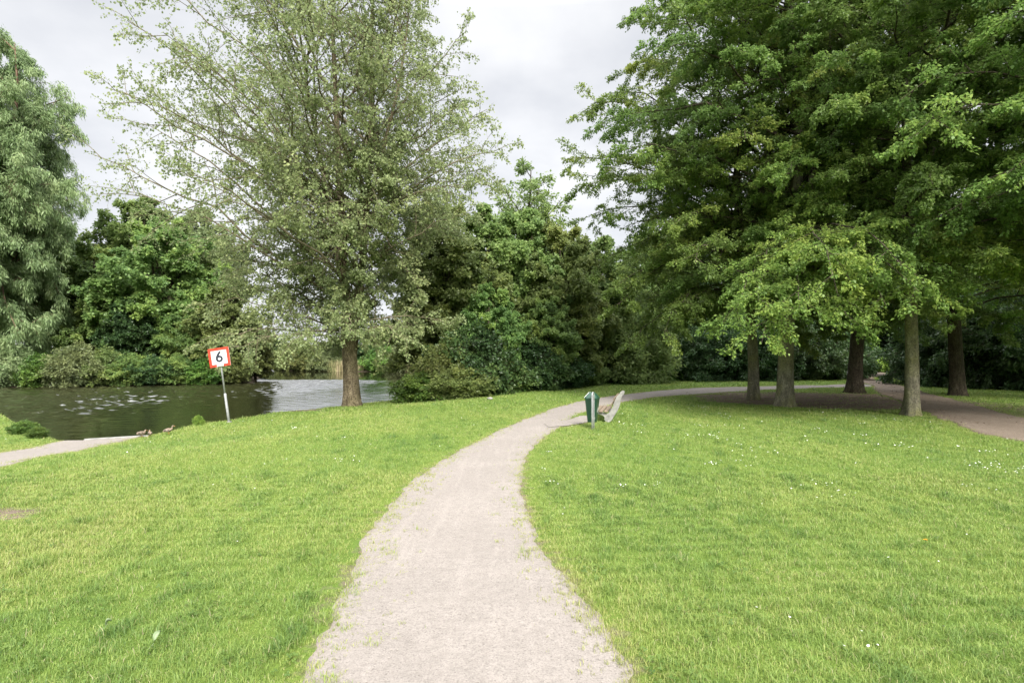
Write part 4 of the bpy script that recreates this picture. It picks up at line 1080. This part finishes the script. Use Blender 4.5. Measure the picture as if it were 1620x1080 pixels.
# bench: concrete frames and wooden slats
ex, ey = G(963, 667)
BN = thing('park_bench', (ex, ey, h1(ex, ey)), 'bench with curved pale concrete frames and brown slats facing the path', 'bench', rz=R(-14), scale=(0.9, 0.95, 0.9))
k = 0.00172
def cp(cx, cy): return ((cx - 795) * k, (855 - cy) * k)
outline = [cp(*q) for q in ((800, 858), (755, 850), (715, 795), (722, 765), (700, 738), (655, 715), (590, 700), (540, 690), (535, 672), (590, 662), (690, 668), (770, 690), (815, 665), (850, 610),
                            (880, 545), (905, 460), (930, 395), (958, 345), (985, 322), (1025, 316), (1042, 332), (1030, 375), (985, 450), (962, 530), (945, 610), (915, 700), (868, 785), (830, 840))]
sm = catmull(outline + outline[:1], 90)[:-1]
for y0 in (0.0, 1.72):
    bm = bmesh.new(); prism(bm, [tuple(p) for p in sm], y0 - 0.045, y0 + 0.045); bevel(bm, 0.008, 2, 0.8)
    # buried foot
    bm_obj('frame', bm, M['concrete'], BN)
    bm = bmesh.new(); box(bm, (-0.03, y0, -0.06), (0.16, 0.085, 0.14)); bm_obj('foot', bm, M['concrete'], BN)
def slat(cx, cz, w, t, ang):
    bm = bmesh.new(); box(bm, (cx, 0.86, cz), (w, 1.98, t), Matrix.Rotation(ang, 4, 'Y')); bevel(bm, 0.006); bm_obj('slat', bm, M['wood'], BN)
for cx in (563, 652, 745): slat(*[a + b for a, b in zip(cp(cx, 652), (0, 0.004))], 0.118, 0.038, R(6) if cx < 700 else R(9))
for (cx, cy) in ((873, 505), (917, 405)):
    X_, Z_ = cp(cx, cy); slat(X_ - 0.026, Z_, 0.034, 0.115, R(22))

# ducks at the ramp
def duck(loc, rz, label, pose):
    D = thing('duck', loc, label, 'duck', 'ducks resting at the ramp', rz, (0.62, 0.62, 0.66))
    # spine (x forward), radii
    if pose == 'preen':
        sp = [(-0.21, 0.13, .012, .03), (-0.15, 0.13, .045, .055), (-0.06, 0.135, .075, .085), (0.04, 0.145, .08, .085), (0.11, 0.165, .06, .065), (0.14, 0.205, .036, .036), (0.115, 0.245, .033, .034), (0.085, 0.25, .033, .033), (0.05, 0.235, .02, .02)]
        bill = [(0.055, 0, 0.236), (0.015, 0, 0.215)]
    elif pose == 'up':
        sp = [(-0.24, 0.115, .010, .03), (-0.17, 0.13, .045, .055), (-0.07, 0.15, .075, .085), (0.04, 0.165, .078, .08), (0.11, 0.20, .05, .052), (0.135, 0.26, .030, .03), (0.15, 0.315, .032, .032), (0.175, 0.33, .034, .032), (0.205, 0.325, .018, .02)]
        bill = [(0.20, 0, 0.325), (0.255, 0, 0.31)]
    else:
        sp = [(-0.22, 0.14, .010, .03), (-0.15, 0.135, .045, .055), (-0.06, 0.135, .078, .09), (0.05, 0.14, .08, .085), (0.12, 0.165, .055, .06), (0.145, 0.205, .034, .036), (0.155, 0.235, .034, .034), (0.18, 0.245, .034, .032), (0.21, 0.24, .018, .02)]
        bill = [(0.205, 0, 0.238), (0.26, 0, 0.226)]
    bm = bmesh.new(); q = catmull_z(np.array([(a, 0, b, c, d) for a, b, c, d in sp], dtype=float), 26); ns = 14; rings = []
    for i in range(len(q)):
        d = norm(q[min(i + 1, len(q) - 1), :3] - q[max(i - 1, 0), :3]); up = np.cross(np.cross(d, [0, 0, 1.0]) if abs(d[2]) < .95 else [0, -1.0, 0], d); up = norm(up)
        rings.append([bm.verts.new(q[i, :3] + np.array([0, 1, 0]) * q[i, 3] * math.cos(t) + up * q[i, 4] * math.sin(t)) for t in np.linspace(0, 2 * PI, ns, endpoint=False)])
    for a, b in zip(rings, rings[1:]):
        for j in range(ns): bm.faces.new((a[j], a[(j + 1) % ns], b[(j + 1) % ns], b[j]))
    bm.faces.new(rings[0]); bm.faces.new(rings[-1])
    bm_obj('body', bm, M['plumage'], D, True)
    for s in (-1, 1):
        bm = bmesh.new(); bmesh.ops.create_uvsphere(bm, u_segments=14, v_segments=8, radius=1.0)
        bmesh.ops.transform(bm, matrix=Matrix.Translation((-0.06, s * 0.062, 0.15)) @ Matrix.Rotation(R(4), 4, 'Y') @ Matrix.Diagonal((0.135, 0.026, 0.055, 1)), verts=bm.verts)
        bm_obj('wing', bm, M['wing'], D, True)
        bm = bmesh.new(); tube_bm(bm, [(-0.01, s * 0.035, 0.08), (-0.005, s * 0.036, 0.0)], 0.008, 6)
        box(bm, (0.02, s * 0.037, 0.0), (0.06, 0.045, 0.008)); bm_obj('leg', bm, M['orange'], D)
    bm = bmesh.new(); tube_bm(bm, bill, [0.015, 0.009], 8); bmesh.ops.scale(bm, vec=(1, 1.3, 1), verts=bm.verts); bm_obj('bill', bm, M['orange'], D)
m, nt, out = new_mat('duck_plumage')
v = objco(nt)
c = ramp(nt, noise(nt, v, 38, 3), [(0.36, (0.055, 0.038, 0.025)), (0.52, (0.21, 0.155, 0.11)), (0.7, (0.36, 0.29, 0.22))])
p = nd(nt, 'BsdfPrincipled', inputs={'Roughness': 0.8}); nt.links.new(c, p.inputs['Base Color']); nt.links.new(p.outputs[0], out.inputs[0]); M['plumage'] = m
m, nt, out = new_mat('duck_wing')
c = ramp(nt, noise(nt, scaled(nt, objco(nt), (2, 8, 8)), 5, 3), [(0.38, (0.035, 0.028, 0.03)), (0.55, (0.16, 0.12, 0.09)), (0.68, (0.40, 0.34, 0.28))])
p = nd(nt, 'BsdfPrincipled', inputs={'Roughness': 0.7}); nt.links.new(c, p.inputs['Base Color']); nt.links.new(p.outputs[0], out.inputs[0]); M['wing'] = m
M['orange'] = plain_mat('duck_orange', (0.42, 0.20, 0.06), 0.6)
for (x, y, rz, lb, ps) in ((-10.05, 15.75, R(20), 'brown duck standing at the end of the concrete ramp edge', 'rest'), (-9.72, 15.9, R(160), 'brown duck turning its head to preen, middle of the three', 'preen'),
                           (-9.65, 16.6, R(25), 'brown duck with raised head higher up the bank', 'up')):
    pass
DUCKS = []
for (pxx, pyy, rz, lb, ps) in ((224, 689.5, R(62), 'brown duck standing at the end of the concrete ramp edge', 'rest'), (237, 689.5, R(128), 'brown duck turning its head to preen, middle of the three', 'preen'),
                               (267, 685.0, R(28), 'brown duck with raised head higher up the bank', 'up')):
    z = -0.36
    for _ in range(4):
        Y = 900 * (2.0 - z) / (pyy - 560); X = (pxx - 810) / 900 * Y; z = h1(X, Y) + 0.03
    duck((X, Y, z - 0.01), rz, lb, ps)

# concrete ramp edge at the water
bm = bmesh.new()
e0 = Vector((-11.75, 15.62, 0)); e1 = Vector((-10.45, 16.35, 0)); d = (e1 - e0)
box(bm, (e0 + e1) / 2 + Vector((0, 0, -0.40)), (d.length, 0.22, 0.14), Matrix.Rotation(math.atan2(d.y, d.x), 4, 'Z')); bevel(bm, 0.015)
tag(bm_obj('ramp_edge', bm, M['concrete']), 'pale concrete edge where the short path meets the water', 'kerb')

# grey post behind the leaning beech
gx_, gy_ = G(1342, 609.5); bm = bmesh.new(); tube_bm(bm, [(0, 0, -.2), (0, 0, .86), (0, 0, .90)], [.075, .075, .05], 12)
o = bm_obj('marker_post', bm, M['galv'], None, True); o.location = (gx_, gy_, h1(gx_, gy_)); tag(o, 'short pale grey post beside the leaning dark beech', 'post')
# flat stone in the lawn
sx_, sy_ = G(775, 632); bm = bmesh.new(); bmesh.ops.create_icosphere(bm, subdivisions=3, radius=1)
for v in bm.verts:
    v.co *= 1 + 0.1 * math.sin(v.co.x * 3 + 1) + 0.06 * math.sin(v.co.y * 7)
bmesh.ops.scale(bm, vec=(0.14, 0.12, 0.06), verts=bm.verts)
o = bm_obj('stone', bm, M['stone'], None, True); o.location = (sx_, sy_, h1(sx_, sy_) + 0.04); tag(o, 'small grey stone in the lawn below the clump', 'stone')

# fallen pale leaves and a dandelion in the front lawn
M['pale_leaf'] = plain_mat('fallen_leaf', (0.20, 0.26, 0.14), 0.6, 0, 0.2, 20)
def fallen(px, py, ln, rz, label):
    X, Y = G(px, py); V = []; F = []; n = 8
    bm = bmesh.new(); rows = []
    for i in range(n + 1):
        t = i / n; w = ln * 0.30 * math.sin(PI * min(1, t * 0.96 + 0.02)) ** 0.8 * (1.1 - .5 * t) + .001; z = 0.03 * math.sin(t * 2.5)
        rows.append([bm.verts.new((t * ln, s * w, z + abs(s) * 0.02)) for s in (-1, -.5, 0, .5, 1)])
    for a, b in zip(rows, rows[1:]):
        for j in range(4): bm.faces.new((a[j], a[j + 1], b[j + 1], b[j]))
    tube_bm(bm, [(-0.05, 0, 0), (0, 0, 0)], .002, 5)
    o = bm_obj('fallen_leaf', bm, M['pale_leaf'], None, True); o.location = (X, Y, h1(X, Y) + .045); o.rotation_euler = (R(8), R(-24), rz); tag(o, label, 'leaf', 'pale leaves lying on the front lawn')
fallen(244, 1026, 0.070, R(80), 'pale grey-green leaf lying in the front lawn, larger of two')
fallen(168, 998, 0.045, R(30), 'small pale leaf in the front lawn, left of the larger one')
M['yellow'] = plain_mat('dandelion_yellow', (0.80, 0.42, 0.02), 0.7)
def dandelion(px, py, label):
    X, Y = G(px, py + 8); T_ = thing('dandelion', (X, Y, h1(X, Y)), label, 'flower')
    bm = bmesh.new(); tube_bm(bm, [(0, 0, -.01), (.006, 0, .06), (.01, .004, .11)], .002, 6); bm_obj('stem', bm, M['weed'], T_)
    bm = bmesh.new(); rg = random.Random(px)
    for i in range(46):
        a = i * 2.4; r = .022 * math.sqrt((i + 1) / 46); zz = .112 + .010 * (1 - i / 46)
        d = Vector((math.cos(a), math.sin(a), .35)).normalized(); s = Vector((-math.sin(a), math.cos(a), 0)) * .003
        c0 = Vector((.01, .004, zz)); q = [c0 - s, c0 + s, c0 + d * r + s, c0 + d * r - s]
        bm.faces.new([bm.verts.new(p) for p in q])
    bm_obj('flower_head', bm, M['yellow'], T_)
dandelion(1463, 862, 'yellow dandelion in the right front lawn')

# litter of tiny twigs, stones and crumbs on the path
rg = np.random.default_rng(91)
n = 5000
y = np.interp(rg.random(n), [0, 1], [2.5, 14]); x = rg.uniform(-2.2, 1.3, n)
k = sd_poly(x, y, POLYS[0]); e_ = k < -0.03; ed = sstep(-0.7, -0.1, k); kk = e_ & (rg.random(n) < 0.15 + 0.5 * ed)
x, y = x[kk], y[kk]; n = len(x)
s = rg.uniform(0.003, 0.008, n)
base = np.stack([x, y, hz(x, y) + 0.012], -1)
oc = np.array([(1, 0, 0), (0, 1, 0), (-1, 0, 0), (0, -1, 0), (0, 0, .8)])
V = (base[:, None] + oc[None] * s[:, None, None] * rg.uniform(.6, 1.3, (n, 5, 1))).reshape(-1, 3)
F = ((np.arange(n) * 5)[:, None, None] + np.array([(0, 1, 4), (1, 2, 4), (2, 3, 4), (3, 0, 4)])[None]).reshape(-1, 3)
tag(np_mesh('pebbles', V, F, plain_mat('pebble_stone', (0.30, 0.265, 0.235), .9, 0, .5, 3)), 'loose pebbles scattered on the gravel path', 'pebbles', kind='stuff')

# ------------------------------------------------------------------ light, sky, camera
SUN_EL, SUN_AZ = 40.0, 14.0        # azimuth measured from straight behind the viewer, towards the left
w = bpy.data.worlds.new('World'); sc.world = w; w.use_nodes = True
nt = w.node_tree; nt.nodes.clear()
out = nt.nodes.new('ShaderNodeOutputWorld')
sky = nt.nodes.new('ShaderNodeTexSky'); sky.sky_type = 'NISHITA'; sky.sun_disc = False
sky.sun_elevation = R(SUN_EL)
to_sun = Vector((math.sin(R(SUN_AZ)) * math.cos(R(SUN_EL)), -math.cos(R(SUN_AZ)) * math.cos(R(SUN_EL)), math.sin(R(SUN_EL))))
sky.sun_rotation = math.atan2(to_sun.x, to_sun.y)
b1 = nd(nt, 'Background', inputs={1: 0.10}); nt.links.new(sky.outputs[0], b1.inputs[0])
tc = nt.nodes.new('ShaderNodeTexCoord').outputs['Generated']
sp = nt.nodes.new('ShaderNodeSeparateXYZ'); nt.links.new(tc, sp.inputs[0])
# flatten the direction into a cloud plane so clouds stretch towards the horizon
zc = math_(nt, 'ADD', math_(nt, 'MAXIMUM', sp.outputs[2], 0.0), 0.22)
cb = nt.nodes.new('ShaderNodeCombineXYZ')
nt.links.new(math_(nt, 'DIVIDE', sp.outputs[0], zc), cb.inputs[0]); nt.links.new(math_(nt, 'DIVIDE', sp.outputs[1], zc), cb.inputs[1])
cn = noise(nt, scaled(nt, cb.outputs[0], (1.0, 1.0, 1)), 1.5, 6, 0.5)
cc = ramp(nt, cn, [(0.35, (0.405, 0.415, 0.440)), (0.46, (0.485, 0.491, 0.508)), (0.57, (0.565, 0.567, 0.576))])
gain = nd(nt, 'MapRange', inputs={1: 0.52, 2: 0.80, 3: 1.0, 4: 4.2}); nt.links.new(sp.outputs[2], gain.inputs[0])
b2 = nt.nodes.new('ShaderNodeBackground'); nt.links.new(cc, b2.inputs[0]); nt.links.new(gain.outputs[0], b2.inputs[1])
mx = nd(nt, 'MixShader', inputs={0: 0.93}); nt.links.new(b1.outputs[0], mx.inputs[1]); nt.links.new(b2.outputs[0], mx.inputs[2])
nt.links.new(mx.outputs[0], out.inputs[0])

sl = bpy.data.lights.new('sun', 'SUN'); sl.energy = 4.6; sl.angle = R(20); sl.color = (1.0, 0.96, 0.89)
so = bpy.data.objects.new('sun', sl); COL.objects.link(so)
so.rotation_euler = to_sun.to_track_quat('Z', 'Y').to_euler()

cam = bpy.data.cameras.new('camera'); cam.sensor_width = 36; cam.lens = 20.0; cam.shift_y = 20 / 1620; cam.clip_end = 3000; cam.clip_start = 0.1
co = bpy.data.objects.new('camera', cam); COL.objects.link(co)
co.location = (0, 0, 2.0); co.rotation_euler = (PI / 2, 0, 0)
sc.camera = co

sc.view_settings.view_transform = 'Standard'; sc.view_settings.look = 'None'; sc.view_settings.exposure = 0.9; sc.view_settings.gamma = 1.0
c = sc.cycles
c.max_bounces = 7; c.diffuse_bounces = 5; c.glossy_bounces = 3; c.transmission_bounces = 4; c.transparent_max_bounces = 4
c.caustics_reflective = False; c.caustics_refractive = False
c.sample_clamp_indirect = 4.0
c.use_adaptive_sampling = True; c.adaptive_threshold = 0.02
c.use_denoising = True
try:
    c.denoiser = 'OPENIMAGEDENOISE'; c.denoising_prefilter = 'ACCURATE'
except Exception as e: print(e)
print('LEAVES', NLEAF)
